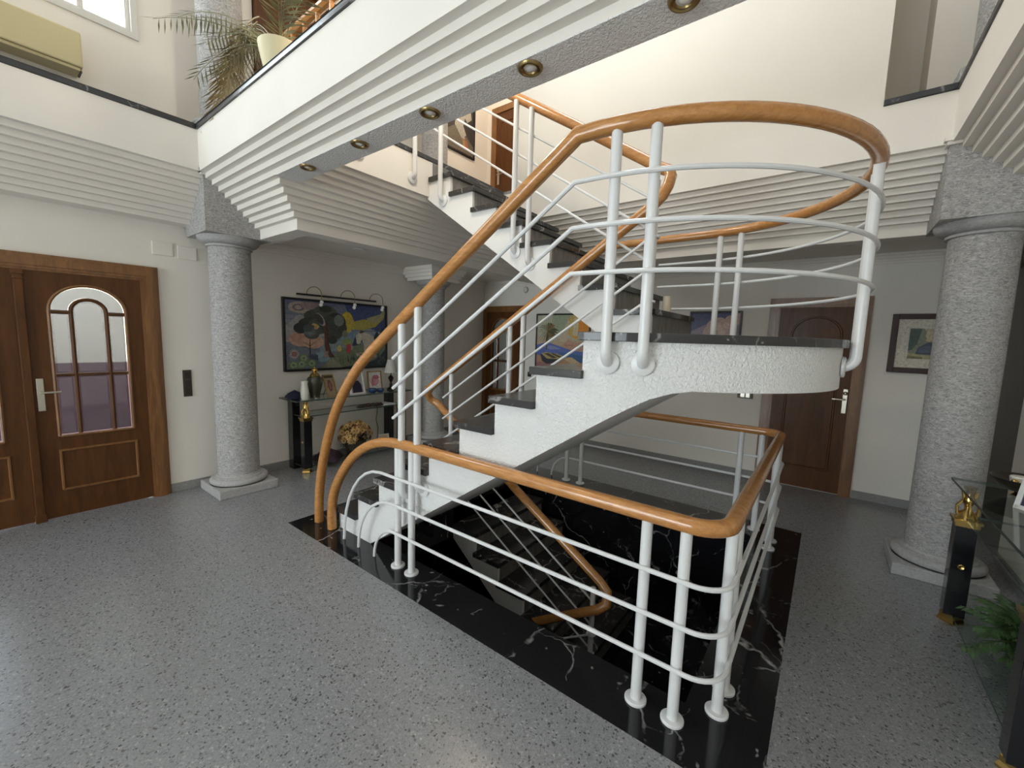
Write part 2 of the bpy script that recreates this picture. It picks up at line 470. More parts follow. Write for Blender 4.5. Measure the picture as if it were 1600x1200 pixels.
WY0, WY1, WZ0, WZ1 = -.75, 1.04, 4.075, 5.5            # upper left window opening
struct(wall_x(XL - .2, XL, YF, YB + .1, 0, ZT, [(-.44, .98, 0, 2.03), (WY0, WY1, WZ0, WZ1)]), 'wall_left', 'wall', 'long cream wall on the left with the double door')
struct(wall_y(YB, YB + .15, XL - .2, XR + .03, 0, ZT, []), 'wall_back', 'wall', 'cream back wall with the wooden doors and pictures')
struct(wall_x(XR, XR + .2, YF, 4.68, 0, ZT, []), 'wall_right', 'wall', 'cream wall at right behind the glass console')
m = MB(); m.box(XR + .03, XR + 1.6, 7.3, 7.4, 0, 2.6); m.box(XR + 1.5, XR + 1.6, 4.6, 7.4, 0, 2.6); m.box(XR + .2, XR + 1.6, 4.5, 4.68, 0, 2.6); m.box(XR, XR + .03, YB + .15, 7.4, 0, 2.6); m.box(XR, XR + 1.6, 4.5, 7.4, 2.55, 2.65)
struct(m, 'wall_passage', 'wall', 'dim passage walls seen past the right column')
FW = [(-4.75, -2.8, 0.0, 2.85), (-2.65, -.70, 0.0, 2.85), (-3.5, -2.3, 3.7, 4.9)]
struct(wall_y(YF - .2, YF, XL - .2, XR + .2, 0, ZT, FW), 'wall_front', 'wall', 'street side wall with tall windows')
SK = (-2.2, -1.0, 2.3, 3.4)                            # unseen skylight, added to brighten the stair void
m = MB(); m.box(XL - .2, SK[0], YF - .2, YB + .15, ZT, ZT + .1); m.box(SK[1], XR + .2, YF - .2, YB + .15, ZT, ZT + .1)
m.box(SK[0], SK[1], YF - .2, SK[2], ZT, ZT + .1); m.box(SK[0], SK[1], SK[3], YB + .15, ZT, ZT + .1)
struct(m, 'ceiling', 'white', 'high white ceiling of the upper storey', 'ceiling')

# porch outside the double door
m = MB(); m.box(XL - 2.2, XL - .2, -2.5, 2.6, -.12, 0); struct(m, 'floor_porch', 'skirt', 'paved porch floor outside the double door', 'floor')
m = MB(); m.box(-6.35, -6.25, -.02, 2.6, 1.2, 2.7); m.box(-6.35, XL - .2, 2.5, 2.6, 1.2, 2.7); struct(m, 'wall_porch', 'porch', 'pale porch wall seen through the glass of the double door')
m = MB(); m.box(-6.35, -6.24, -.02, 2.6, 0, 1.2); m.box(-6.24, XL - .2, 2.49, 2.6, 0, 1.2); struct(m, 'trim_porch', 'porch_low', 'mauve lower band of the porch wall seen through the door glass', 'dado')
# windows ------------------------------------------------------------
def window(name, axis, a0, a1, z0, z1, d, nm, label, arched=False):
    e = empty(name, (d, a0, z0) if axis == 'x' else (a0, d, z0), label, 'window', None, 'structure')
    f = MB(); t = .032 if axis == 'x' else .055
    def B(u0, u1, w0, w1, dep=.035, off=0):
        if axis == 'x': f.box(d - dep + off, d + dep + off, u0, u1, w0, w1)
        else: f.box(u0, u1, d - dep + off, d + dep + off, w0, w1)
    B(a0, a1, z0, z0 + t); B(a0, a1, z1 - t, z1); B(a0, a0 + t, z0 + t, z1 - t); B(a1 - t, a1, z0 + t, z1 - t)
    for i in range(1, nm):
        c = a0 + (a1 - a0) * i / nm; B(c - .02, c + .02, z0 + t, z1 - t, .028)
    f.build('window_frame', 'upvc', e, bevel=.004)
    g = MB()
    if axis == 'x': g.box(d - .004, d + .004, a0 + t, a1 - t, z0 + t, z1 - t)
    else: g.box(a0 + t, a1 - t, d - .004, d + .004, z0 + t, z1 - t)
    g.build('pane', 'wglass', e)
    return e
window('window_1', 'x', WY0, WY1, WZ0, WZ1, XL - .05, 6, 'white framed window high on the upper left wall')
m = MB(); t = .05
m.box(XL, XL + .018, WY0 - .045, WY1 + .045, WZ0 - .045, WZ0); m.box(XL, XL + .018, WY1, WY1 + .045, WZ0, WZ1 + .045); m.box(XL, XL + .018, WY0 - .045, WY1, WZ1, WZ1 + .045)
struct(m, 'trim_window', 'upvc', 'white casing around the high left window', 'window casing', bevel=.003)
sk = empty('window_5', (-1.6, 2.85, ZT), 'added unseen skylight in the high ceiling above the stair', 'window', None, 'structure')
m = MB(); m.box(SK[0], SK[1], SK[2], SK[2] + .06, ZT + .01, ZT + .09); m.box(SK[0], SK[1], SK[3] - .06, SK[3], ZT + .01, ZT + .09); m.box(SK[0], SK[0] + .06, SK[2] + .06, SK[3] - .06, ZT + .01, ZT + .09); m.box(SK[1] - .06, SK[1], SK[2] + .06, SK[3] - .06, ZT + .01, ZT + .09); m.box(-1.63, -1.57, SK[2] + .06, SK[3] - .06, ZT + .01, ZT + .09)
m.build('window_frame', 'upvc', sk)
m = MB(); m.box(SK[0] + .06, SK[1] - .06, SK[2] + .06, SK[3] - .06, ZT + .045, ZT + .055); m.build('pane', 'wglass', sk)
for i, h in enumerate(FW): window('window_%d' % (i + 2), 'y', h[0], h[1], h[2], h[3], YF - .08, 3, ['street side window left of the entrance', 'glazed entrance on the street side', 'wide upper street side window'][i])

# ------------------------------------------------------------------ upper floor slabs with stepped cornices
ZP = 2.92; TH = 0.042; TR = 0.0467; NT = 10; ZC = 2.54
def tier_z(i):
    """top and bottom of tier i (i=0..9)"""
    a = ZP - TH * i; b = a - TH if i < 9 else 2.452
    return a, b
def slab(x0, x1, y0, y1, name, mat, label, e, ntier=NT, ztop=3.246):
    """e: dict of exposed sides -> recede ('x0','x1','y0','y1')"""
    m = MB()
    m.box(x0, x1, y0, y1, ZP, ztop)
    for i in range(ntier):
        a, b = tier_z(i); r = TR * (i + 1)
        X0 = x0 + r if 'x0' in e else x0; X1 = x1 - r if 'x1' in e else x1
        Y0 = y0 + r if 'y0' in e else y0; Y1 = y1 - r if 'y1' in e else y1
        if i < 9: m.box(X0, X1, Y0, Y1, b, a)
        else:
            w = .16
            if 'x1' in e: m.box(X1 - w, X1, Y0, Y1, b, a)
            if 'x0' in e: m.box(X0, X0 + w, Y0, Y1, b, a)
            if 'y0' in e: m.box(X0 + (w if 'x0' in e else 0), X1 - (w if 'x1' in e else 0), Y0, Y0 + w, b, a)
            if 'y1' in e: m.box(X0, X1, Y1 - w, Y1, b, a)
    return struct(m, name, mat, label, 'cornice')
slab(XL, -3.20, 1.30, YB, 'trim_2', 'cornice', 'upper floor edge with stepped cornice left of the stair opening', {'x1', 'y0'})
slab(XL, -4.37, YF, 1.333, 'trim_3', 'cornice', 'left gallery ledge with stepped cornice above the double door', {'x1'}, 9)
slab(-3.20, XR + 1.6, 3.93, YB, 'trim_4', 'cornice', 'stepped cornice band across the back of the stair opening', {'y0'})
slab(0.50, XR, YF, 3.93, 'trim_5', 'cornice', 'stepped cornice of the right gallery edge', {'x0'}, 9)
# bridge beam
m = MB()
m.box(-3.20, .50, 1.30, 1.67, ZP, 3.246)
for i in range(4):
    a, b = tier_z(i); m.box(-3.20 - TR * (i + 1), .50 + TR * (i + 1), 1.30 + TR * (i + 1), 1.67, b, a)
struct(m, 'trim_6', 'cornice', 'white beam with stepped mouldings crossing above the stair', 'beam')
m = MB(); zs = ZP - 4 * TH
m.box(-3.20 - TR * 4, .68, 1.30 + TR * 4, 1.67, zs - .006, zs)
struct(m, 'trim_7', 'soffit', 'rough stuccoed underside of the beam holding the downlights', 'beam underside')
# upper floors and walls above the back cornice
m = MB(); m.box(XL, -3.5, 1.80, YB, 3.246, 3.28); m.box(-3.5, -3.0, 3.93, YB, 3.246, 3.28)
m.box(.138, XR, 4.05, YB, 3.246, 3.28)
struct(m, 'floor_upper', 'floor', 'terrazzo floor of the upper hall', 'floor')
m = MB(); m.box(-3.0, .138, 3.93, YB, 3.246, ZT)
struct(m, 'wall_upper', 'wall_up', 'tall plain cream wall above the landing', 'wall')
m = MB(); m.box(.138, XR, 4.70, YB, 3.28, ZT); m.box(.372, XR, 4.25, 4.70, 3.28, ZT)
struct(m, 'wall_recess', 'wall_up', 'cream wall inside the recess beside the right upper column', 'wall')
# copings
def coping(boxes, name, label):
    m = MB()
    for b in boxes: m.box(*b, 3.248, 3.287)
    return struct(m, name, 'coping', label, 'coping', bevel=.003)
coping([(XL, -4.36, YF, 1.29), (-4.36, .49, 1.29, 1.67), (-4.36, -3.2, 1.67, 1.80)], 'trim_8', 'dark marble coping along the left gallery and the beam')
coping([(.49, .75, YF, 3.92), (.138, .75, 3.92, 4.05)], 'trim_9', 'dark marble coping along the right gallery and recess sill')
coping([(-3.5, -3.19, 1.80, 3.93)], 'trim_10', 'dark marble edge of the upper floor at the stair head')

# crown mouldings and skirtings (aisles)
def crown(segs, name, label, z1=ZC):
    m = MB()
    for (x0, x1, y0, y1, nx, ny) in segs:
        for k, d in enumerate((.085, .06, .035, .018)):
            za = z1 - .024 * k; zb_ = za - .024
            if nx: m.box(x0, x0 + nx * d, y0, y1, zb_, za)
            else: m.box(x0, x1, y0, y0 + ny * d, zb_, za)
    return struct(m, name, 'cornice', label, 'crown moulding')
crown([(XL, 0, 1.86, YB, 1, 0), (XL, XR, YB, 0, 0, -1)], 'trim_11', 'stepped crown moulding under the aisle ceiling')
def skirting(segs, name, label):
    m = MB()
    for s_ in segs: m.box(*s_, 0, .085)
    return struct(m, name, 'skirt', label, 'skirting', bevel=.003)
skirting([(XL, XL + .016, 1.115, YB)], 'baseboard_left', 'grey stone skirting on the left wall')
skirting([(-4.0, -.60, YB - .016, YB), (.32, XR + .03, YB - .016, YB)], 'baseboard_back', 'grey stone skirting on the back wall')
skirting([(XR - .016, XR, YF, 4.68)], 'baseboard_right', 'grey stone skirting on the right wall')

# ------------------------------------------------------------------ columns
def column(cx, cy, z0, z1, label, cap, upper=False, r=.176):
    e = empty('stone_column', (cx, cy, z0), label, 'column')
    b = MB(); b.box(cx - .26, cx + .26, cy - .26, cy + .26, z0, z0 + .085); b.build('plinth', 'stone_s', e, bevel=.008)
    pr = [(.245, z0 + .085)]
    for k in range(7):
        a = pi * k / 6 - pi / 2; pr.append((.222 + .030 * cos(a), z0 + .115 + .030 * sin(a)))
    pr += [(.212, z0 + .148), (.212, z0 + .156), (.196, z0 + .162), (.186, z0 + .178)]
    MB().lathe(pr, (cx, cy, 0), 40).build('base', 'stone_s', e, smooth=True)
    zt = z1 - (.475 if cap == 'block' else .18 if cap == 'plaster' else 0)
    MB().lathe([(r + .004, z0 + .16), (r + .002, z0 + .9), (r, z0 + 1.6), (r - .004, zt - .085)], (cx, cy, 0), 48).build('shaft', 'stone', e, smooth=True)
    if cap:
        p = [(r, zt - .092), (r + .014, zt - .088), (r + .014, zt - .072), (r + .004, zt - .068)]
        for k in range(6):
            a = k / 5 * pi / 2; p.append((r + .006 + .072 * sin(a), zt - .066 + .066 * (1 - cos(a)) ))
        p.append((r + .078, zt))
        MB().lathe(p, (cx, cy, 0), 40).build('neck', 'stone_s', e, smooth=True)
        c = MB()
        if cap == 'block':
            c.box(cx - .26, cx + .26, cy - .265, cy + .265, zt, z1); c.build('capital', 'stone', e)
        else:
            for k, d in enumerate((.262, .285, .308, .33)):
                c.box(cx - d, cx + min(d, 9), cy - d, cy + d, zt + .045 * k, zt + .045 * (k + 1))
            c.build('capital', 'cornice', e, label='white stepped plaster capital')
    return e
column(-4.65, 1.595, 0, 2.92, 'round grey stone column beside the double door', 'block')
column(.75, 4.175, 0, 2.92, 'large round grey stone column near the right glass console', 'block')
column(-4.65, 4.175, 0, ZC, 'far round stone column with white stepped capital behind the handrails', 'plaster', r=.165)
for x, y, l in ((-4.65, 1.595, 'upper stone column behind the potted palm on the left gallery'), (.75, 4.175, 'upper stone column at the top right above the recess sill'), (-4.65, 4.175, 'upper hall stone column beside the dark picture')):
    column(x, y, 3.287 if y < 4 or x > 0 else 3.28, ZT, l, None)
# little plaster lips wrapping the capital heads
m = MB()
m.box(-4.925, -4.375, 1.315, 1.87, 2.905, 2.925); m.box(-4.925, -4.36, 1.30, 1.87, 2.925, 2.95)
struct(m, 'trim_12', 'cornice', 'small plaster lip over the left column capital', 'moulding')
m = MB(); m.box(.475, 1.03, 3.895, 4.45, 2.905, 2.925); m.box(.46, 1.03, 3.88, 4.45, 2.925, 2.95)
struct(m, 'trim_13', 'cornice', 'small plaster lip over the right column capital', 'moulding')

# ------------------------------------------------------------------ staircase
G1 = .272
def N1(k): return -.948 - G1 * (9 - k)          # nosing tip of tread k (flight 1)
st = empty('staircase', (-2.9, 2.3, 0), 'white half-turn staircase with black marble treads rising to a curved landing', 'staircase')
Y1a, Y1b = 1.775, 2.68; Y2a, Y2b = 2.81, 3.77
poly = []
for k in range(1, 10):
    x = N1(k) + .03
    poly += [(x, RISE * (k - 1) - (.04 if k > 1 else 0)), (x, RISE * k - .04)]
poly += [(-.895, RISE * 9 - .04), (-.895, 1.169), (-2.66, 0.0)]
MB().prism(poly, 'y', Y1a, Y1b).build('lower_flight', 'stucco', st)
def G2N(k): return -.973 - .277 * (k - 10)      # riser plane of step k (flight 2)
poly = [(-.92, 1.40), (-.92, 1.597)]
for k in range(10, 19):
    x = G2N(k)
    poly += [(x, RISE * (k - 1) - .04), (x, RISE * k - .04)]
poly += [(-3.22, UP - .04), (-3.22, 2.90), (-1.40, 1.675), (-1.02, 1.40)]
MB().prism(poly, 'y', Y2a, Y2b).build('upper_flight', 'white', st)
# landing body
def arc(R, a0, a1, n): return [(CX + R * cos(a0 + (a1 - a0) * i / n), CY + R * sin(a0 + (a1 - a0) * i / n)) for i in range(n + 1)]
RL = 1.0
m = MB(); m.prism([(-.93, CY - .995)] + arc(RL, -pi / 2 + .02, pi / 2 - .02, 48) + [(-.93, CY + .995)], 'z', 1.39, 1.597)
# curved haunch under the landing
rings = []
for x, z in ((-.925, 1.150), (-.80, 1.232), (-.70, 1.296), (-.62, 1.343), (-.54, 1.374), (-.45, 1.392)):
    yn = max(Y1a, CY - sqrt(max(0, .999 ** 2 - (x - CX) ** 2))); rings.append([(x, yn, z), (x, Y1b, z), (x, Y1b, 1.42), (x, yn, 1.42)])
m.loft(rings)
m.build('landing', 'stucco', st, smooth=True, label='curved stuccoed landing')
# treads and risers
for k in range(1, 9):
    MB().box(N1(k), N1(k + 1) + .028, Y1a - .028, Y1b + .02, RISE * k - .04, RISE * k).build('tread', 'tread', st, bevel=.003)
for k in range(1, 10):
    x = N1(k) + .03; MB().box(x - .008, x + .004, Y1a + .028, Y1b - .004, RISE * (k - 1), RISE * k - .04).build('riser', 'tread', st)
for k in range(10, 18):
    MB().box(G2N(k + 1) - .002, G2N(k) + .03, Y2a - .025, Y2b + .02, RISE * k - .04, RISE * k).build('tread', 'tread', st, bevel=.003)
for k in range(10, 19):
    x = G2N(k); MB().box(x - .004, x + .008, Y2a + .028, Y2b, RISE * (k - 1), RISE * k - .04).build('riser', 'slate', st)
m = MB(); m.prism([(N1(9), CY - 1.022), (CX, CY - 1.022)] + arc(1.022, -pi / 2 + .03, pi / 2 - .03, 48) + [(CX, CY + 1.022), (-.98, CY + 1.022), (-.98, Y2a - .02), (N1(9), Y1b + .02)], 'z', 1.597, 1.637)
m.build('landing_slab', 'tread', st, bevel=.003)

# ------------------------------------------------------------------ railings
HR = .035
def handrail(pts, par, name='handrail', mat='oak'):
    return MB().tube(pts, HR, 14, ry=HR * .95, power=.8).build(name, mat, par, smooth=True)
def rod(pts, par, r=.0105): return MB().tube(pts, r, 8).build('rod', 'metal', par, smooth=True)
def post(p0, p1, par, r=.0235, floor=False, hook=None):
    """vertical post from p0 (bottom) to p1 (top); hook=(dx,dy) bends the foot into a wall plate; floor=round base plate"""
    x, y, z0 = p0; z1 = p1
    if hook:
        hx, hy = hook; L = sqrt(hx * hx + hy * hy)
        pts = [(x, y, z1), (x, y, z0 + L)]
        for i in range(1, 6):
            a = pi / 2 * i / 6; pts.append((x + hx * (1 - cos(a)) , y + hy * (1 - cos(a)), z0 + L * (1 - sin(a))))
        pts.append((x + hx, y + hy, z0))
    else: pts = [(x, y, z1), (x, y, z0)]
    o = MB().tube(pts, r, 14).build('post', 'metal', par, smooth=True)
    f = MB()
    if floor: f.lathe([(.0, z0 + .014), (.044, z0 + .014), (.048, z0 + .010), (.048, z0 + .001), (0, z0 + .001)][::-1], (x, y, 0), 24)
    elif hook:
        n = Vector((hook[0], hook[1], 0)).normalized(); c = Vector((x + hook[0], y + hook[1], z0 + .0))
        rot = Vector((0, 0, 1)).rotation_difference(n).to_matrix().to_4x4()
        rings = []
        for rr, d in ((.046, -.016), (.052, -.012), (.052, 0.0)):
            rings.append([c + rot @ Vector((rr * cos(2 * pi * j / 24), rr * sin(2 * pi * j / 24), d)) for j in range(24)])
        f.loft(rings)
    if floor or hook:
        q = f.build('flange', 'metal', None, smooth=True); q.parent = o
    return o

# outer stair railing ------------------------------------------------------------
YR = 1.715; RR = 1.055
ra = empty('stair_railing', (-3.3, YR, 0), 'outer stair railing, oak handrail sweeping up from the floor and around the landing', 'railing')
def ring(R, z, a0=-pi / 2, a1=pi / 2, n=40): return [(CX + R * cos(a0 + (a1 - a0) * i / n), CY + R * sin(a0 + (a1 - a0) * i / n), z) for i in range(n + 1)]
cur = spline([(-3.312, YR, 0.003), (-3.30, YR, .22), (-3.255, YR, .45), (-3.17, YR, .69), (-3.04, YR, .955), (-2.876, YR, 1.178), (-2.70, YR, 1.355), (-2.507, YR, 1.497)], 6)
handrail(cur + [(-1.75, YR, 1.993), (-.975, YR, 2.50)] + ring(RR, 2.50)[1:] + [(-1.90, CY + RR, 2.50)], ra)
for dz, x0 in ((.214, -2.262), (.41, -2.262), (.61, -2.262)):
    zt = 2.503 - dz; z0 = 1.655 - dz
    rod([(x0, YR - .03, z0), (-.965, YR - .03, zt)] + ring(RR + .03, zt)[1:] + [(-1.3, CY + RR + .03, zt)], ra)
def railz(x): return 1.497 + (x + 2.507) * (2.50 - 1.497) / 1.532
for x, zb_ in ((-2.21, .50), (-2.052, .585)): post((x, YR, zb_), railz(x) - .02, ra, hook=(0, Y1a - YR))
for x in (-.793, -.637):
    yy = CY - sqrt(RR ** 2 - (x - CX) ** 2)
    n = Vector((CX - x, CY - yy)).normalized() * (RR - RL - .002)
    post((x, yy, 1.50), 2.485, ra, hook=(n.x, n.y))
    yy2 = 2 * CY - yy; post((x, yy2, 1.50), 2.485, ra, hook=(n.x, -n.y))
for a in (-.072, .072):
    x, y = CX + RR * cos(a), CY + RR * sin(a); post((x, y, 1.50), 2.485, ra, hook=(-cos(a) * (RR - RL - .002), -sin(a) * (RR - RL - .002)))

# inner stair railing ------------------------------------------------------------
YI = 2.725; YJ = 2.765
rb = empty('stair_railing', (-2.8, YI, 0), 'inner stair railing climbing both flights between the white stair sides', 'railing')
top = [(-.985, YI, 2.462), (-.925, YI, 2.515), (-.895, YI + .004, 2.57), (-.885, YI + .018, 2.63), (-.905, YJ + .0, 2.672), (-.955, YJ + .012, 2.70)]
up_end = (-3.10, YJ + .02, 4.105)
hp = [(-3.10, YI, 1.07), (-3.02, YI, 1.12), (-2.0, YI, 1.79)] + top + [(-1.6, YJ + .02, 3.13)] + [up_end, (-3.16, YJ, 4.14), (-3.19, 2.70, 4.155), (-3.19, 2.2, 4.155), (-3.19, 1.90, 4.155)]
handrail(hp, rb)
def riz(x): return 1.12 + (x + 3.02) * (2.462 - 1.12) / 2.035
def rjz(x): return 2.70 + (-.955 - x) * (4.105 - 2.70) / 2.145
PX = -.97
post((PX, 2.745, 1.637), 2.62, rb, r=.021)
for k, dz in enumerate((.21, .41, .61)):
    rod([(-2.86, YI - .028, riz(-2.86) - dz), (PX, YI - .028, riz(PX) - dz)], rb, .0095)
    rod([(PX, YJ + .02, rjz(PX) - dz), (-3.08, YJ + .02, rjz(-3.08) - dz), (-3.15, YJ, rjz(-3.15) - dz + .01), (-3.19, 2.68, rjz(-3.19) - dz + .02), (-3.19, 1.95, rjz(-3.19) - dz + .03)], rb, .0095)
for z in (2.27, 2.06, 1.86, 2.48):
    MB().torus((PX, 2.745, z), .030, .009).build('ring', 'metal', rb, smooth=True)
for x in (-2.78, -2.105, -1.975):
    k = max(i for i in range(1, 9) if N1(i) <= x)
    post((x, YI, RISE * k - .10 if x > -2.5 else RISE * k - .05), riz(x) - .02, rb, r=.020)
for x, zb_ in ((-2.135, 2.30), (-1.985, 2.19), (-3.00, 2.85)): post((x, YJ, zb_), rjz(x) - .02, rb, r=.022, hook=(0, Y2a - YJ - .001))
for y, zb_ in ((2.60, 3.03), (2.05, 3.06)): post((-3.16, y, zb_), 4.14, rb, r=.022, hook=(-.039, 0))

# guard railing around the stairwell ------------------------------------------------------------
gr = empty('guard_railing', (-3.1, YR, 0), 'low guard railing with oak handrail enclosing the open stairwell', 'railing')
XG = -.25; YG = 4.06; ZG = .872
def corner(cx, cy, r, a0, a1, z, n=8): return [(cx + r * cos(a0 + (a1 - a0) * i / n), cy + r * sin(a0 + (a1 - a0) * i / n), z) for i in range(n + 1)]
left = spline([(-3.105, YR, 0.003), (-3.105, YR, .15), (-3.063, YR, .325), (-2.94, YR, .51), (-2.785, YR, .668), (-2.59, YR, .79), (-2.38, YR, .855), (-2.15, YR, ZG)], 6)
right = [(x, YG, z) for x, _, z in reversed(left)]
cr = .13
handrail(left + corner(XG - cr, YR + cr, cr, -pi / 2, 0, ZG) + corner(XG - cr, YG - cr, cr, 0, pi / 2, ZG) + right, gr)
for z, xs, xf in ((.640, -2.40, -2.875), (.445, -2.28, -2.68), (.250, -2.26, -2.48)):
    def arcl(y):
        return [(xs + (xf - xs) * sin(t * pi / 16), y, z * cos(t * pi / 16) if t < 8 else .002) for t in range(9)][::-1]
    o = .03; y0, y1, x1 = YR - o, YG + o, XG + o
    rod(arcl(y0) + corner(x1 - cr, y0 + cr, cr, -pi / 2, 0, z) + corner(x1 - cr, y1 - cr, cr, 0, pi / 2, z) + arcl(y1)[::-1], gr)
for x, y in ((-2.248, YR), (-2.104, YR), (-.552, YR), (-.392, YR), (XG, 1.878), (XG, 2.03), (XG, 3.74), (XG, 3.90), (-.39, YG), (-.545, YG), (-2.264, YG), (-2.085, YG)):
    post((x, y, 0), ZG - .02, gr, floor=True)

# ------------------------------------------------------------------ lower staircase to the basement
lb = empty('basement_staircase', (-2.7, 2.9, -.2), 'lower staircase with dark treads descending into the stairwell', 'staircase')
def BXk(j): return -2.70 + .277 * (j - 1)
poly = []
for j in range(1, 7):
    x = BXk(j); poly += [(x, -RISE * (j - 1) - .04), (x, -RISE * j - .04)] if j > 1 else [(x, -.02), (x, -RISE * j - .04)]
xl = BXk(6)
poly = [(BXk(1) , -.32)] + [(BXk(1), -.04)] + sum([[(BXk(j) , -RISE * j - .04), (BXk(j + 1), -RISE * j - .04)] for j in range(1, 6)], []) + [(xl, -RISE * 6 - .04), (xl + .2, -RISE * 6 - .04), (xl + .2, -RISE * 6 - .25), (xl - .1, -RISE * 6 - .25)]
MB().prism(poly, 'y', 2.70, 3.80).build('flight', 'white', lb)
for j in range(1, 6):
    MB().box(BXk(j) - .0, BXk(j + 1) + .028, 2.675, 3.80, -RISE * j - .04, -RISE * j).build('tread', 'tread', lb)
    MB().box(BXk(j + 1), BXk(j + 1) + .01, 2.73, 3.80, -RISE * (j + 1), -RISE * j - .04).build('riser', 'slate', lb)
MB().box(xl, HX1, HY0, HY1, -RISE * 6 - .2, -RISE * 6).build('landing', 'black', lb)
poly = []
for j in range(1, 7):
    x = xl - .277 * (j - 1); poly += [(x, -RISE * (5 + j)), (x, -RISE * (6 + j))]
poly += [(xl - .277 * 6, -RISE * 12), (xl - .277 * 6, -RISE * 12 - .3), (xl, -RISE * 6 - .3)]
MB().prism(poly, 'y', HY0, 2.62).build('bottom_flight', 'tread', lb)
rc = empty('basement_railing', (-3.1, 2.8, -.2), 'oak handrail with thin white rods following the lower stair down', 'railing')
YK = 2.83
def bz(x): return .885 - .635 * (x + 3.02)
hp = [(-3.085, 2.728, 1.075), (-3.13, 2.745, 1.02), (-3.135, 2.79, .965), (-3.09, YK, .925), (-3.02, YK, .885), (-2.2, YK, bz(-2.2)), (-1.24, YK, bz(-1.24)), (-1.17, YK - .02, bz(-1.17)), (-1.15, YK - .07, -.36), (-1.20, YK - .11, -.40), (-1.30, YK - .11, -.46), (-2.5, YK - .11, -1.24)]
handrail(hp, rc)
for dz in (.2, .4, .6):
    rod([(-2.86, YK - .02, bz(-2.86) - dz), (-1.25, YK - .02, bz(-1.25) - dz)], rc, .008)
    rod([(-1.25, YK - .09, -.43 - dz), (-2.4, YK - .09, -1.175 - dz)], rc, .008)
post((-1.27, YK - .05, -RISE * 6), -.28, rc, r=.02)
for z in (-.66, -.87): MB().torus((-1.27, YK - .05, z), .03, .009).build('ring', 'metal', rc, smooth=True)

# ------------------------------------------------------------------ doors
def handle(par, p, ax, sgn, s=1):
    """lever handle with long plate; ax 'x' -> door face normal +x, lever along y; 'y' -> normal -y, lever along x"""
    x, y, z = p; m = MB()
    if ax == 'x':
        m.box(x, x + .008, y - .02, y + .02, z - .13, z + .13)
        m.tube([(x, y, z + .02), (x + .045, y, z + .02), (x + .05, y + sgn * .03, z + .02), (x + .045, y + sgn * .11, z + .02)], .008, 8)
    else:
        m.box(x - .02, x + .02, y - .008, y, z - .13, z + .13)
        m.tube([(x, y, z + .02), (x, y - .045, z + .02), (x + sgn * .03, y - .05, z + .02), (x + sgn * .11, y - .045, z + .02)], .008, 8)
        m.ball((x, y - .02, z + .085), .02, 6)
    return m.build('handle', 'chrome', par, smooth=True, bevel=.002)

def frame_u(par, ax, a0, a1, zt, d, w, dep, mat='doorframe'):
    """door casing: three sides; profile in three steps"""
    m = MB()
    for k, (wi, dd) in enumerate(((w, dep * .55), (w * .72, dep * .8), (w * .40, dep))):
        o = (w - wi) / 2
        for (u0, u1, z0, z1) in ((a0 + o, a0 + o + wi, .001 * k, zt - o - wi), (a1 - o - wi, a1 - o, 0, zt - o - wi), (a0 + o, a1 - o, zt - o - wi, zt - o)):
            if ax == 'x': m.box(d, d + dd, u0, u1, z0, z1)
            else: m.box(u0, u1, d - dd, d, z0, z1)
    return m.build('door_frame', mat, par)

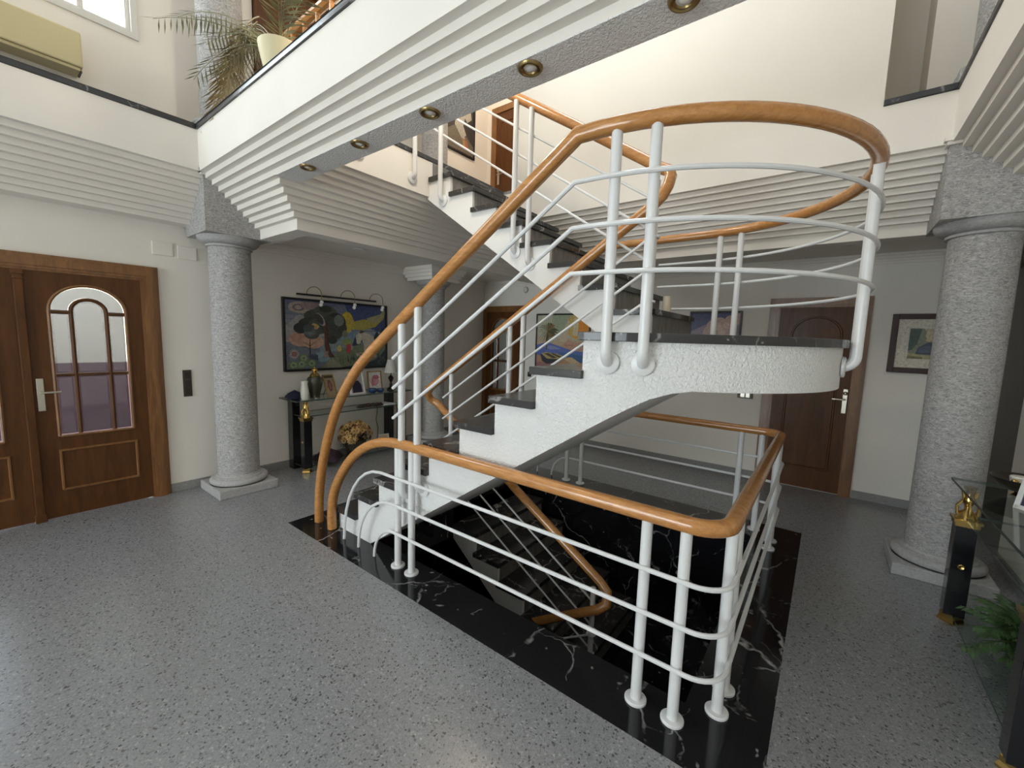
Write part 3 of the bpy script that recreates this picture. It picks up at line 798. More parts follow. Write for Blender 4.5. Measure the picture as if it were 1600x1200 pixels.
def glazed_leaf(par, ax, a0, a1, zt, d, g0, g1, zb0, zmid, zsp, P0, P1, pz0, pz1, th=.045, handed=1, glass='doorglass'):
    """leaf with an arched six-light window. a=position along the wall; d = face coordinate; ax 'x' normal +x, 'y' normal -y"""
    def PT(u, z, k):  # k = depth out of the wall
        return (d + k, u, z) if ax == 'x' else (u, d - k, z)
    gc = (g0 + g1) / 2; R = (g1 - g0) / 2; H = .21
    m = MB()
    # solid leaf as a plate with an arched hole: build by strips
    n = 20
    xs = [a0, g0] + [g0 + (g1 - g0) * i / n for i in range(1, n)] + [g1, a1]
    def topz(u):
        t = (u - gc) / R; return zsp + H * sqrt(max(0, 1 - t * t))
    def strip(u0, u1, za0, za1, zb0_, zb1_):
        f = [PT(u0, za0, th), PT(u1, za1, th), PT(u1, zb1_, th), PT(u0, zb0_, th)]
        g = [PT(u0, za0, 0), PT(u1, za1, 0), PT(u1, zb1_, 0), PT(u0, zb0_, 0)]
        m.loft([f, g])
    strip(a0, g0, .01, .01, zt, zt); strip(g1, a1, .01, .01, zt, zt); strip(g0, g1, .01, .01, zb0, zb0)
    for u0, u1 in zip(xs[1:-1], xs[2:-1]): strip(u0, u1, topz(u0), topz(u1), zt, zt)
    leaf = m.build('leaf', 'door', par)
    # mouldings: panel border, muntins
    q = MB()
    def bar(pts, r=.011, k=th): q.tube([PT(u, z, k) for u, z in pts], r, 6)
    bar([(P0, pz0), (P1, pz0), (P1, pz1), (P0, pz1), (P0, pz0)], .010)
    bar([(g0, zb0), (g1, zb0)], .012); bar([(g0, zb0), (g0, zsp)] + [(gc - R * cos(pi * i / 16), zsp + H * sin(pi * i / 16)) for i in range(17)] + [(g1, zb0)], .012)
    q.build('moulding', 'doorframe', leaf, smooth=True)
    q = MB(); km = th - .016
    ma, mb_ = g0 + (g1 - g0) * .27, g1 - (g1 - g0) * .27
    def mb(pts, r=.016): q.tube([PT(u, z, km) for u, z in pts], r, 6)
    mb([(g0, zmid), (g1, zmid)]); mb([(ma, zb0), (ma, zsp - .0)]); mb([(mb_, zb0), (mb_, zsp)])
    mb([(g0, zsp - .01), (ma, zsp - .01)]); mb([(mb_, zsp - .01), (g1, zsp - .01)])
    r2 = (mb_ - ma) / 2
    mb([(gc - r2 * cos(pi * i / 12), zsp + .10 * sin(pi * i / 12)) for i in range(13)])
    q.build('muntin', 'door', leaf, smooth=True)
    def pane(pts, b=.014):
        """bevelled pane: sloping rim round a flat field"""
        p = MB(); c = (sum(x for x, _ in pts) / len(pts), sum(z for _, z in pts) / len(pts)); k = km - .012
        def shrink(s_): return [(u + (c[0] - u) / max(abs(c[0] - u), 1e-3) * min(s_, abs(c[0] - u)), z + (c[1] - z) / max(abs(c[1] - z), 1e-3) * min(s_, abs(c[1] - z))) for u, z in pts]
        p.loft([[PT(u, z, k) for u, z in pts], [PT(u, z, k + .006) for u, z in shrink(b)]])
        p.build('pane', glass, leaf)
    e_ = .012
    for (u0, u1) in ((g0, ma), (ma, mb_), (mb_, g1)):
        pane([(u0 + e_, zb0 + e_), (u1 - e_, zb0 + e_), (u1 - e_, zmid - e_), (u0 + e_, zmid - e_)])
    pane([(g0 + e_, zmid + e_), (ma - e_, zmid + e_), (ma - e_, zsp - .02), (g0 + e_, zsp - .02)])
    pane([(mb_ + e_, zmid + e_), (g1 - e_, zmid + e_), (g1 - e_, zsp - .02), (mb_ + e_, zsp - .02)])
    pane([(ma + e_, zmid + e_), (mb_ - e_, zmid + e_)] + [(gc + (r2 - e_) * cos(pi * i / 10), zsp + .088 * sin(pi * i / 10)) for i in range(11)])
    for sg in (-1, 1):
        o_ = [(gc + sg * (R - e_) * cos(pi / 2 * i / 8), zsp + (H - e_) * sin(pi / 2 * i / 8)) for i in range(9)]
        i_ = [(gc + sg * (r2 + .016) * cos(pi / 2 * i / 8), zsp + .115 * sin(pi / 2 * i / 8)) for i in range(9)]
        p = MB(); n_ = len(o_)
        for i in range(n_ - 1):
            p.loft([[PT(*q_, km - .012) for q_ in (o_[i], o_[i + 1], i_[i + 1], i_[i])], [PT(*q_, km - .008) for q_ in (o_[i], o_[i + 1], i_[i + 1], i_[i])]])
        p.build('pane', glass, leaf)
    return leaf

d1 = empty('door_1', (XL, .27, 0), 'brown double door with arched bevelled glass lights on the left wall', 'door', None, 'structure')
frame_u(d1, 'x', -.57, 1.11, 2.135, XL, .13, .05)
lf = glazed_leaf(d1, 'x', .28, .985, 2.02, XL - .02, .415, .872, .685, 1.187, 1.705, .412, .882, .235, .565, glass='bevel')
handle(lf, (XL + .028, .333, 1.035), 'x', 1)
glazed_leaf(d1, 'x', -.445, .28, 2.02, XL - .02, -.33, .127, .685, 1.187, 1.705, -.33, .14, .235, .565, glass='bevel')
m = MB(); m.box(XL, XL + .045, .245, .298, .06, 2.0); m.box(XL, XL + .055, .238, .305, .0, .07); m.box(XL, XL + .055, .238, .305, 1.965, 2.005); m.box(XL, XL + .05, .241, .302, 1.93, 1.945)
m.build('centre_pilaster', 'door', d1, bevel=.006)

d2 = empty('door_2', (-.14, YB, 0), 'brown wooden door with an arched panel on the back wall behind the landing', 'door', None, 'structure')
frame_u(d2, 'y', -.59, .31, 2.13, YB, .105, .05)
m = MB(); m.box(-.485, .205, YB - .02, YB, .01, 2.03); lf = m.build('leaf', 'door', d2)
m = MB()
pp = [(-.355, .25), (-.355, 1.72)] + [(-.135 - .22 * cos(pi * i / 14), 1.72 + .20 * sin(pi * i / 14)) for i in range(15)] + [(.085, .25), (-.355, .25)]
m.tube([(x, YB - .022, z) for x, z in pp], .012, 6); m.build('panel_moulding', 'door', lf, smooth=True)
handle(lf, (.172, YB - .02, 1.03), 'y', -1)

d3 = empty('door_3', (-4.5, YB, 0), 'brown glazed door at the back left beyond the stair', 'door', None, 'structure')
frame_u(d3, 'y', -4.96, -4.04, 2.13, YB, .105, .05)
lf = glazed_leaf(d3, 'y', -4.855, -4.145, 2.03, YB, -4.73, -4.27, .69, 1.19, 1.71, -4.73, -4.27, .235, .565)
d4 = empty('door_4', (-4.5, YB, UP), 'brown wooden door in the upper hall seen above the stair', 'door', None, 'structure')
m = MB()
for (a, b, c, d) in ((-4.86, -4.76, UP + .02, UP + 2.0), (-4.15, -4.05, UP + .02, UP + 2.0), (-4.86, -4.05, UP + 2.0, UP + 2.1)): m.box(a, b, YB - .04, YB, c, d)
m.build('door_frame', 'doorframe', d4, bevel=.006)
m = MB(); m.box(-4.76, -4.15, YB - .02, YB, UP + .02, UP + 2.0); lf = m.build('leaf', 'door', d4)
m = MB(); m.tube([(-4.66, YB - .022, UP + .3), (-4.25, YB - .022, UP + .3), (-4.25, YB - .022, UP + 1.85), (-4.66, YB - .022, UP + 1.85), (-4.66, YB - .022, UP + .3)], .012, 6); m.build('panel_moulding', 'door', lf)
handle(lf, (-4.7, YB - .02, UP + 1.0), 'y', 1)
d5 = empty('door_5', (XL, 2.4, UP), 'dark brown door on the upper left wall behind the palm', 'door', None, 'structure')
m = MB(); m.box(XL, XL + .05, 2.0, 2.12, UP + .02, UP + 2.0); m.box(XL, XL + .05, 2.78, 2.9, UP + .02, UP + 2.0); m.box(XL, XL + .05, 2.0, 2.9, UP + 2.0, UP + 2.1); m.build('door_frame', 'door', d5, bevel=.006)
m = MB(); m.box(XL, XL + .02, 2.12, 2.78, UP + .02, UP + 2.0); m.build('leaf', 'door', d5)

# ------------------------------------------------------------------ paintings
def frame_pic(name, ax, d, u0, u1, z0, z1, fw, mat, label, polys, cat='painting', depth=.03, mat_w=0, matcol=(.55, .5, .42)):
    e = empty(name, (d, u0, z0) if ax == 'x' else (u0, d, z0), label, cat)
    def PT(u, z, k): return (d + k, u, z) if ax == 'x' else (u, d - k, z)
    m = MB()
    for (a, b, c, f) in ((u0, u0 + fw, z0, z1), (u1 - fw, u1, z0, z1), (u0 + fw, u1 - fw, z0, z0 + fw), (u0 + fw, u1 - fw, z1 - fw, z1)):
        if ax == 'x': m.box(d + .002, d + depth, a, b, c, f)
        else: m.box(a, b, d - depth, d - .002, c, f)
    m.build('frame', mat, e, bevel=.003)
    iu0, iu1, iz0, iz1 = u0 + fw, u1 - fw, z0 + fw, z1 - fw
    if mat_w:
        m = MB(); k = depth * .45
        m.cl = m.bm.loops.layers.float_color.new('Pigment')
        m.cpoly([PT(iu0, iz0, k), PT(iu1, iz0, k), PT(iu1, iz1, k), PT(iu0, iz1, k)], matcol)
        m.build('mount', 'paint', e, label='pale mount board')
        iu0 += mat_w; iu1 -= mat_w; iz0 += mat_w; iz1 -= mat_w
    m = MB(); k = depth * .5
    for i, (col, pts) in enumerate(polys):
        m.cpoly([PT(iu0 + (iu1 - iu0) * min(max(a, 0), 1), iz0 + (iz1 - iz0) * min(max(b, 0), 1), k + i * .00012) for a, b in pts], col)
    m.build('canvas', 'paint', e)
    return e
def R_(c, x0, y0, x1, y1): return (c, [(x0, y0), (x1, y0), (x1, y1), (x0, y1)])
def E_(c, x, y, rx, ry, n=18, a0=0, a1=2 * pi, rot=0):
    out = []
    for i in range(n):
        a = a0 + (a1 - a0) * i / n; px, py = rx * cos(a), ry * sin(a)
        out.append((x + px * cos(rot) - py * sin(rot), y + px * sin(rot) + py * cos(rot)))
    return (c, out)
rnd = random.Random(3)
P = [R_((.14, .16, .21), 0, 0, 1, 1)]
for i in range(8): P.append(R_((.13 + .025 * i, .145 + .025 * i, .25 + .012 * i), 0, .95 - .07 * i, 1, 1.0 - .07 * i))
P += [((.30, .29, .30), [(0, .62), (.12, .8), (.22, .72), (.34, .78), (.34, .4), (0, .4)])]
P += [E_((.36, .30, .26), .13, .90, .10, .085), E_((.16, .13, .16), .12, .90, .055, .05), E_((.38, .31, .25), .115, .90, .03, .03), E_((.28, .20, .2), .24, .93, .11, .06)]
P += [((.05, .07, .17), [(.55, 1), (1, 1), (1, .55), (.62, .72)]), ((.34, .29, .07), [(.62, .72), (.74, .78), (.86, .78), (.97, .90), (1, .95), (.98, .8), (.88, .66), (.74, .60), (.6, .62)]), ((.30, .28, .16), [(.78, .80), (.94, .88), (.99, .97), (.97, .80), (.86, .72)])]
P += [E_((.50, .36, .03), .575, .72, .065, .165), E_((.42, .32, .05), .60, .70, .05, .11)]
P += [((.17, .23, .33), [(.5, .5), (.64, .58), (.8, .52), (1, .56), (1, .3), (.5, .3)]), ((.20, .26, .27), [(.3, .5), (.5, .42), (.75, .5), (.75, .25), (.3, .25)])]
P += [((.02, .05, .05), [(.86, .48), (.9, .6), (.93, .52), (.96, .66), (1, .58), (1, .4), (.86, .42)]), ((.03, .04, .09), [(.62, .34), (.66, .50), (.72, .36)])]
P += [((.17, .20, .13), [(.5, .30), (.7, .36), (1, .42), (1, 0), (.3, 0)])]
P += [E_((.42, .25, .19), .14, .44, .115, .11), E_((.45, .28, .21), .24, .40, .10, .10), E_((.40, .22, .17), .10, .46, .06, .07)]
tree = [(.28, .78, .12, .11), (.20, .66, .09, .10), (.36, .86, .11, .10), (.46, .70, .10, .16), (.44, .55, .09, .11), (.52, .62, .05, .09), (.30, .64, .10, .12), (.13, .60, .06, .08), (.40, .66, .10, .14), (.42, .43, .05, .06), (.23, .52, .07, .08), (.36, .90, .06, .05)]
for i, (x, y, a, b) in enumerate(tree): P.append(E_([(.055, .06, .052), (.04, .045, .04), (.075, .08, .07), (.03, .034, .032)][i % 4], x, y, a, b))
P += [E_((.17, .19, .18), .49, .74, .05, .09), E_((.16, .17, .10), .55, .53, .03, .06)]
P += [((.11, .045, .035), [(.345, .70), (.375, .70), (.385, .40), (.40, .25), (.45, .16), (.36, .16), (.345, .35)]), ((.065, .03, .025), [(.365, .70), (.375, .70), (.385, .40), (.41, .22), (.45, .16), (.40, .17), (.372, .4)])]
P += [E_((.34, .30, .34), .31, .74, .035, .10, rot=.3), E_((.05, .05, .05), .302, .745, .03, .085, rot=.3), ((.48, .31, .12), [(.225, .655), (.245, .68), (.285, .665), (.30, .63), (.275, .59), (.262, .63), (.245, .65)]), E_((.35, .20, .12), .262, .612, .012, .03), E_((.10, .12, .13), .215, .55, .055, .07), E_((.17, .19, .20), .225, .53, .03, .02), E_((.06, .08, .08), .19, .60, .04, .05)]
for a, b in (((.21, .22), (.21, .44)), ((.21, .34), (.15, .40)), ((.21, .34), (.27, .41)), ((.21, .30), (.28, .34)), ((.21, .30), (.13, .34))):
    P.append(((.03, .015, .015), [(a[0] - .005, a[1]), (a[0] + .005, a[1]), (b[0] + .003, b[1]), (b[0] - .003, b[1])]))
P += [E_((.20, .24, .09), .57, .40, .05, .06), E_((.50, .38, .12), .49, .30, .022, .05), ((.36, .06, .06), [(.56, .24), (.56, .36), (.60, .38), (.62, .30), (.60, .22)]), ((.4, .36, .28), [(.61, .26), (.61, .36), (.63, .32)])]
P += [((.44, .40, .33), [(.66, .50), (.70, .58), (.78, .56), (.86, .50), (.88, .36), (.86, .22), (.83, .34), (.78, .24), (.75, .24), (.75, .38), (.70, .46), (.70, .36), (.67, .38)]), ((.50, .47, .40), [(.67, .40), (.69, .52), (.72, .50), (.705, .38)]), ((.06, .05, .05), [(.69, .55), (.72, .60), (.76, .58), (.73, .55)]), ((.04, .04, .05), [(.72, .42), (.735, .46), (.73, .36)]), ((.46, .41, .35), [(.66, .22), (.80, .24), (.76, .17), (.68, .16)])]
P += [((.19, .28, .34), [(.26, .24), (.36, .26), (.40, .12), (.30, .08)]), ((.06, .07, .10), [(.2, .22), (.28, .2), (.28, .12), (.2, .14)]), ((.30, .20, .18), [(.34, .26), (.38, .26), (.37, .16), (.33, .17)])]
for i in range(16): P.append(((.50, .46, .42), [(.07 + .05 * cos(i * pi / 8), .22 + .085 * sin(i * pi / 8)), (.07 + .02 * cos(i * pi / 8 + .25), .22 + .035 * sin(i * pi / 8 + .25)), (.07 + .02 * cos(i * pi / 8 - .25), .22 + .035 * sin(i * pi / 8 - .25))]))
P.append(E_((.26, .12, .12), .07, .22, .026, .04))
for x, y in ((.15, .16), (.13, .07), (.22, .08), (.06, .06)):
    P += [E_((.14, .19, .11), x, y, .045, .065, 9), E_((.24, .30, .17), x, y, .03, .045, 7), E_((.10, .13, .12), x, y, .014, .02, 7)]
P += [((.24, .23, .17), [(.38, .13), (.43, .13), (.52, 0), (.33, 0)])]
for i in range(46):
    x = .48 + .5 * rnd.random(); h = .06 + .12 * rnd.random(); y = .02 + .1 * rnd.random()
    P.append(([(.05, .085, .04), (.10, .14, .06), (.035, .05, .045), (.15, .17, .10)][i % 4], [(x - .006, y), (x + .006, y), (x + .02 * (rnd.random() - .5), y + h)]))
P += [((.025, .035, .045), [(.5, 0), (.75, .05), (.9, .12), (1, .3), (1, 0)])]
for i in range(14): x = .72 + .26 * rnd.random(); y = .03 + .18 * rnd.random(); P.append(E_([(.05, .08, .09), (.08, .10, .09)][i % 2], x, y, .03, .012, 7, rot=rnd.random() * 3))
P += [E_((.42, .28, .26), .87, .17, .018, .025, 7), E_((.34, .2, .2), .80, .09, .016, .02, 7)]
frame_pic('painting', 'x', XL, 2.19, 3.585, 1.13, 1.98, .026, 'frame_b', 'large colourful fantasy landscape with a dark tree in a black frame', P, depth=.04)

P = [R_((.42, .40, .30), 0, 0, 1, 1), R_((.30, .33, .22), .3, .66, 1, 1), ((.45, .33, .22), [(0, .62), (.3, .5), (.5, .6), (1, .5), (1, .36), (0, .36)])]
P += [E_((.60, .30, .04), .83, .80, .26, .24), E_((.62, .22, .02), .95, .80, .16, .17), E_((.5, .36, .12), .70, .80, .08, .2), ((.56, .46, .30), [(.72, .95), (.80, .95), (.80, .62), (.70, .64)]), ((.50, .40, .28), [(.44, .52), (.6, .9), (.64, .9), (.60, .5)])]
P += [((.44, .26, .18), [(.5, .44), (.62, .55), (.8, .50), (1, .52), (1, .34), (.5, .36)]), ((.36, .15, .10), [(.55, .46), (.72, .465), (.72, .45), (.55, .445)])]
P += [((.10, .14, .38), [(0, .44), (.2, .50), (.5, .42), (.7, .36), (1, .34), (1, .20), (0, .22)]), ((.05, .12, .25), [(.45, .32), (.75, .30), (1, .26), (1, .10), (.6, .12)]), ((.22, .24, .42), [(.1, .42), (.3, .44), (.5, .38), (.3, .36)])]
P += [((.38, .22, .13), [(0, .26), (.2, .2), (.5, .22), (.66, .24), (.9, .12), (1, .05), (1, 0), (0, 0)]), ((.28, .13, .12), [(0, .12), (.3, .10), (.7, .04), (.7, 0), (0, 0)]), ((.50, .36, .2), [(.55, .20), (.7, .24), (1, .06), (.9, .02)])]
P += [((.10, .065, .05), [(.185, .36), (.215, .36), (.225, .66), (.205, .66)])]
for i in range(22):
    a = pi * 2 * i / 22; L = .20 + .05 * rnd.random(); ex, ey = .21 + L * cos(a), .70 + L * .85 * sin(a) - .05
    P.append(([(.10, .10, .035), (.06, .065, .03), (.17, .14, .05), (.22, .10, .05)][i % 4], [(.21, .70), (.21 + L * .6 * cos(a + .12), .70 + L * .6 * sin(a + .12) + .02), (ex, ey), (.21 + L * .5 * cos(a - .1), .70 + L * .5 * sin(a - .1))]))
P += [((.035, .035, .05), [(.08, .28), (.12, .14), (.22, .09), (.40, .12), (.58, .22), (.40, .20), (.2, .22)]), ((.40, .31, .12), [(.10, .28), (.20, .31), (.42, .29), (.58, .235), (.44, .19), (.22, .19)]), ((.06, .05, .04), [(.16, .28), (.24, .295), (.42, .22), (.34, .20)]), ((.06, .05, .04), [(.28, .295), (.34, .295), (.52, .235), (.46, .22)])]
frame_pic('painting', 'y', YB, -3.82, -2.85, 1.10, 1.99, .022, 'frame_b', 'painting of a palm tree and beached boat under an orange sun', P)

P = [R_((.10, .11, .20), 0, 0, 1, 1), ((.27, .23, .28), [(0, .6), (.3, .75), (.6, .7), (1, .8), (1, .3), (0, .3)]), ((.08, .09, .17), [(0, 1), (.55, 1), (.35, .86), (0, .82)])]
for x, y, a in ((.40, .55, .16), (.52, .62, .14), (.62, .55, .15), (.74, .66, .14), (.86, .74, .12), (.50, .42, .18), (.70, .48, .16), (.30, .44, .12)):
    P.append(E_((.42 + .10 * x, .31 + .05 * x, .30), x + .08, y + .14, a, a * 1.1))
for x, y, a in ((.48, .58, .08), (.66, .60, .07), (.82, .76, .06), (.58, .46, .08)): P.append(E_((.58, .44, .40), x + .08, y + .14, a, a))
P += [((.12, .12, .18), [(0, .3), (.5, .34), (1, .3), (1, 0), (0, 0)])]
frame_pic('painting', 'y', YB, -1.46, -.865, 1.38, 1.995, .022, 'frame_b', 'black framed painting of pink clouds seen just above the landing', P)
P = [R_((.20, .21, .15), 0, 0, 1, 1), ((.42, .36, .24), [(.35, 1), (1, 1), (1, .5), (.6, .55)]), ((.07, .10, .08), [(0, 1), (.3, 1), (.22, .5), (.1, .3), (0, .25)]), E_((.46, .40, .26), .52, .78, .12, .14), ((.06, .07, .10), [(.25, .38), (.5, .55), (.75, .5), (1, .3), (1, .15), (.2, .15)]), ((.09, .11, .15), [(.3, .36), (.5, .46), (.7, .4), (.7, .2), (.25, .2)]), ((.34, .30, .16), [(0, .2), (.5, .12), (1, .16), (1, 0), (0, 0)]), ((.16, .15, .07), [(0, .1), (.4, .06), (.4, 0), (0, 0)]), ((.5, .40, .26), [(.4, .62), (.55, .7), (.62, .62), (.5, .56)])]
frame_pic('painting', 'y', YB, .47, 1.03, 1.37, 1.945, .05, 'frame_r', 'small landscape in a dark red wooden frame with pale mount by the right column', P, mat_w=.09)
P = [R_((.035, .032, .03), 0, 0, 1, 1), ((.13, .11, .08), [(0, .3), (.4, .5), (1, .2), (1, 0), (0, 0)]), ((.38, .35, .30), [(.28, .45), (.35, .75), (.5, .72), (.62, .95), (.85, .98), (.92, .7), (.75, .6), (.66, .66), (.6, .5), (.72, .36), (.62, .30), (.42, .38)]), ((.34, .32, .28), [(.30, .44), (.5, .5), (.68, .28), (.6, .22)]), ((.30, .12, .05), [(.55, .28), (.75, .26), (.82, .12), (.66, .10)]), ((.34, .22, .13), [(.58, .24), (.66, .24), (.68, .14), (.6, .13)]), ((.02, .02, .02), [(.48, .8), (.58, .9), (.54, .7)])]
frame_pic('painting', 'x', XL, 4.66, 5.31, 4.48, 5.35, .03, 'frame_b', 'dark picture with pale shapes hung in the upper hall', P)

# picture light over the large painting
pl = empty('picture_light', (XL, 2.35, 2.02), 'black bar with three curved brass picture lights above the large painting', 'picture light')
MB().box(XL + .002, XL + .04, 2.36, 3.41, 2.018, 2.038).build('bar', 'frame_b', pl, bevel=.003)
for y in (2.47, 2.90, 3.31):
    a = []
    for i in range(13):
        t = pi * i / 12; a.append((XL + .03 + .075 * (1 - cos(t)), y + .05 - .05 * cos(t), 2.035 + .085 * sin(t) * (1 if t < pi / 2 else 1)))
    a.append((XL + .18, y + .10, 1.96))
    arm = MB().tube(a, .004, 6).build('arm', 'dbrass', pl, smooth=True)
    MB().ball((XL + .18, y + .10, 1.945), .022, 8).build('socket', 'bulb', arm, smooth=True)
    MB().ball((XL + .176, y + .092, 1.912), .022, 8).build('bulb', 'bulb', arm, smooth=True)

# ------------------------------------------------------------------ downlights
for i, x in enumerate((-3.029, -2.394, -1.76, -1.126, -.495)):
    dl = empty('downlight', (x, 1.545, zs - .006), ['brass downlight under the beam nearest the left column', 'second brass downlight along the beam from the left', 'middle brass downlight under the beam', 'fourth brass downlight along the beam from the left', 'brass downlight cut by the top edge of the photo'][i], 'downlight', 'downlights under the beam')
    z = zs - .006
    MB().lathe([(.028, z - .002), (.031, z - .008), (.034, z - .009), (.036, z - .005), (.040, z - .006), (.044, z - .011), (.049, z - .011), (.054, z - .005), (.055, z - .0)], (x, 1.545, 0), 28, caps=False).build('ring', 'dbrass', dl, smooth=True)
    MB().lathe([(.0, z - .008), (.010, z - .008), (.018, z - .005), (.021, z - .002), (.030, z - .001)][::-1], (x, 1.545, 0), 24).build('bulb', 'lens', dl, smooth=True)
for x, y, l in ((.064, 4.93, 'dark ceiling downlight in front of the back wall behind the landing'), (-4.335, 2.78, 'flush ceiling spot above the large painting')):
    dl = empty('downlight', (x, y, ZC), l, 'downlight')
    MB().lathe([(.045, ZC - .004), (.055, ZC - .010), (.07, ZC - .006), (.072, ZC)], (x, y, 0), 24, caps=False).build('ring', 'dbrass' if x > 0 else 'frame_w', dl, smooth=True)
    MB().lathe([(0.0, ZC - .003), (.045, ZC - .002)], (x, y, 0), 20).build('lens', 'chrome' if x > 0 else 'frame_w', dl)
# flush ceilings of the aisles are the slab undersides

# ------------------------------------------------------------------ wall fittings
for y, z, l in ((1.16, 2.315, 'square white cover plate left of the column capital'), (1.345, 2.305, 'square white cover plate touching the left column')):
    m = MB(); m.box(XL + .001, XL + .012, y - .075, y + .075, z - .06, z + .06); tag(m.build('cover_plate', 'wall', bevel=.003), l, 'cover plate', 'cover plates by the left column')
sw = empty('light_switch', (XL, 1.30, 1.05), 'bronze triple light switch between the double door and the column', 'switch')
MB().box(XL + .001, XL + .010, 1.255, 1.325, .93, 1.19).build('plate', 'switch', sw, bevel=.003)
for z in (.98, 1.06, 1.14): MB().box(XL + .010, XL + .016, 1.268, 1.312, z - .032, z + .032).build('rocker', 'dark', sw, bevel=.002)
sw = empty('light_switch', (-.76, YB, 1.0), 'bronze light switch left of the back wall door under the landing', 'switch')
MB().box(-.845, -.68, YB - .010, YB - .001, .955, 1.03).build('plate', 'switch', sw, bevel=.003)
for x in (-.79, -.735): MB().box(x - .022, x + .022, YB - .016, YB - .010, .968, 1.018).build('rocker', 'chrome', sw, bevel=.002)
MB().box(-.70, -.685, YB - .014, YB - .010, .968, 1.018).build('socket', 'dark', sw)
sw = empty('light_switch', (-3.93, YB, 1.0), 'small dark light switch right of the back left door', 'switch')
MB().box(-3.97, -3.90, YB - .010, YB - .001, .96, 1.04).build('plate', 'dark', sw, bevel=.003)
MB().box(-3.955, -3.915, YB - .015, YB - .010, .975, 1.025).build('rocker', 'switch', sw)
al = empty('doorbell_chime', (-4.06, YB, 2.38), 'small oval cream chime above the back left door', 'chime')
MB().lathe([(0, .03), (.035, .026), (.05, .0)][::-1], (-4.06, YB, 2.385), 20, 'y').build('case', 'ivory', al, smooth=True)
MB().torus((-4.06, YB - .012, 2.385), .042, .006, axis='y').build('rim', 'dbrass', al, smooth=True)

# wall heater / air conditioner on the upper left wall
ac = empty('air_conditioner', (XL, .3, 3.56), 'yellowed box air conditioner below the high left window', 'air conditioner')
MB().box(XL + .001, XL + .17, -.22, .705, 3.575, 3.83).build('casing', 'ac', ac, bevel=.012)
MB().box(XL + .001, XL + .15, -.20, .69, 3.553, 3.578).build('louvre', 'ac', ac, bevel=.004)
MB().box(XL + .03, XL + .14, .69, .70, 3.548, 3.562).build('end_cap', 'dark', ac)

# upper hall wooden balustrade behind the palm
bl = empty('wooden_balustrade', (-4.4, 1.9, 3.3), 'wooden rail with pale spindles in the upper hall behind the palm', 'balustrade')
MB().tube([(-4.42, 1.90, 4.16), (-3.25, 1.90, 4.16)], .04, 8, ry=.03).build('rail', 'oak', bl, smooth=True)
MB().tube([(-4.42, 1.90, 3.62), (-3.25, 1.90, 3.62)], .035, 8, ry=.03).build('rail', 'oak', bl, smooth=True)
for i in range(6): MB().tube([(-4.35 + .21 * i, 1.90, 3.287), (-4.35 + .21 * i, 1.90, 4.15)], .018, 8).build('spindle', 'oak', bl, smooth=True)

# ------------------------------------------------------------------ console tables
def console(x0, x1, y0, y1, sgn, label):
    """x0 = front edge side, x1 = wall side; sgn +1 when the wall lies at larger x"""
    e = empty('console_table', ((x0 + x1) / 2, (y0 + y1) / 2, 0), label, 'console table')
    ztop = .84
    def plate(nm, a0, a1, b0, b1, c0, c1):
        o = MB().box(a0, a1, b0, b1, c0, c1).build(nm, 'tglass', e); o.data.materials.append(M['gedge'])
        for p in o.data.polygons:
            if abs(p.normal.z) < .5: p.material_index = 1
    plate('glass_top', x0, x1, y0, y1, ztop - .014, ztop)
    plate('glass_shelf', x0 + sgn * .05, x1 - sgn * .03, y0 + .10, y1 - .10, .640, .652)
    plate('glass_shelf', x0 + sgn * .05, x1 - sgn * .03, y0 + .10, y1 - .10, .062, .074)
    for y in (y0 + .13, y1 - .13):
        x = x0 + sgn * .06
        l = MB().box(x - .045, x + .045, y - .045, y + .045, .055, .60).build('leg', 'blackl', e, bevel=.004)
        MB().lathe([(.058, .0), (.060, .012), (.050, .03), (.052, .055), (.046, .06)], (x, y, 0), 4).build('foot', 'brass', l)
        m = MB()
        m.box(x - .058, x + .058, y - .058, y + .058, .625, .64); m.box(x - .05, x + .05, y - .05, y + .05, .60, .625)
        m.lathe([(.050, .64), (.035, .672), (.018, .69), (.013, .71)], (x, y, 0), 12)
        m.lathe([(.012, .71), (.026, .735), (.03, .75), (.018, .775), (.02, .80), (.03, .826)], (x, y, 0), 12)
        for a in range(4): m.tube([(x + .04 * cos(a * pi / 2), y + .04 * sin(a * pi / 2), .66), (x + .045 * cos(a * pi / 2), y + .045 * sin(a * pi / 2), .71), (x + .02 * cos(a * pi / 2), y + .02 * sin(a * pi / 2), .75), (x + .03 * cos(a * pi / 2), y + .03 * sin(a * pi / 2), .80)], .007, 6)
        m.build('cap', 'brass', l, smooth=True, angle=40)
        MB().lathe([(0, .0), (.012, .004), (.016, 0)][::-1], (x, y - .047, .36), 8, 'y').build('rosette', 'brass', l)
        xb = x1 - sgn * .07
        l = MB().box(xb - .055, xb + .055, y - .045, y + .045, .0, .824).build('leg', 'blackl', e, bevel=.004)
    return e
console(-4.545, -4.955, 2.13, 3.70, -1, 'glass topped console with black legs and brass caps under the large painting')
console(.655, 1.135, 2.19, 3.57, 1, 'glass topped console with black legs and brass caps at the right edge')

ZS = .8402
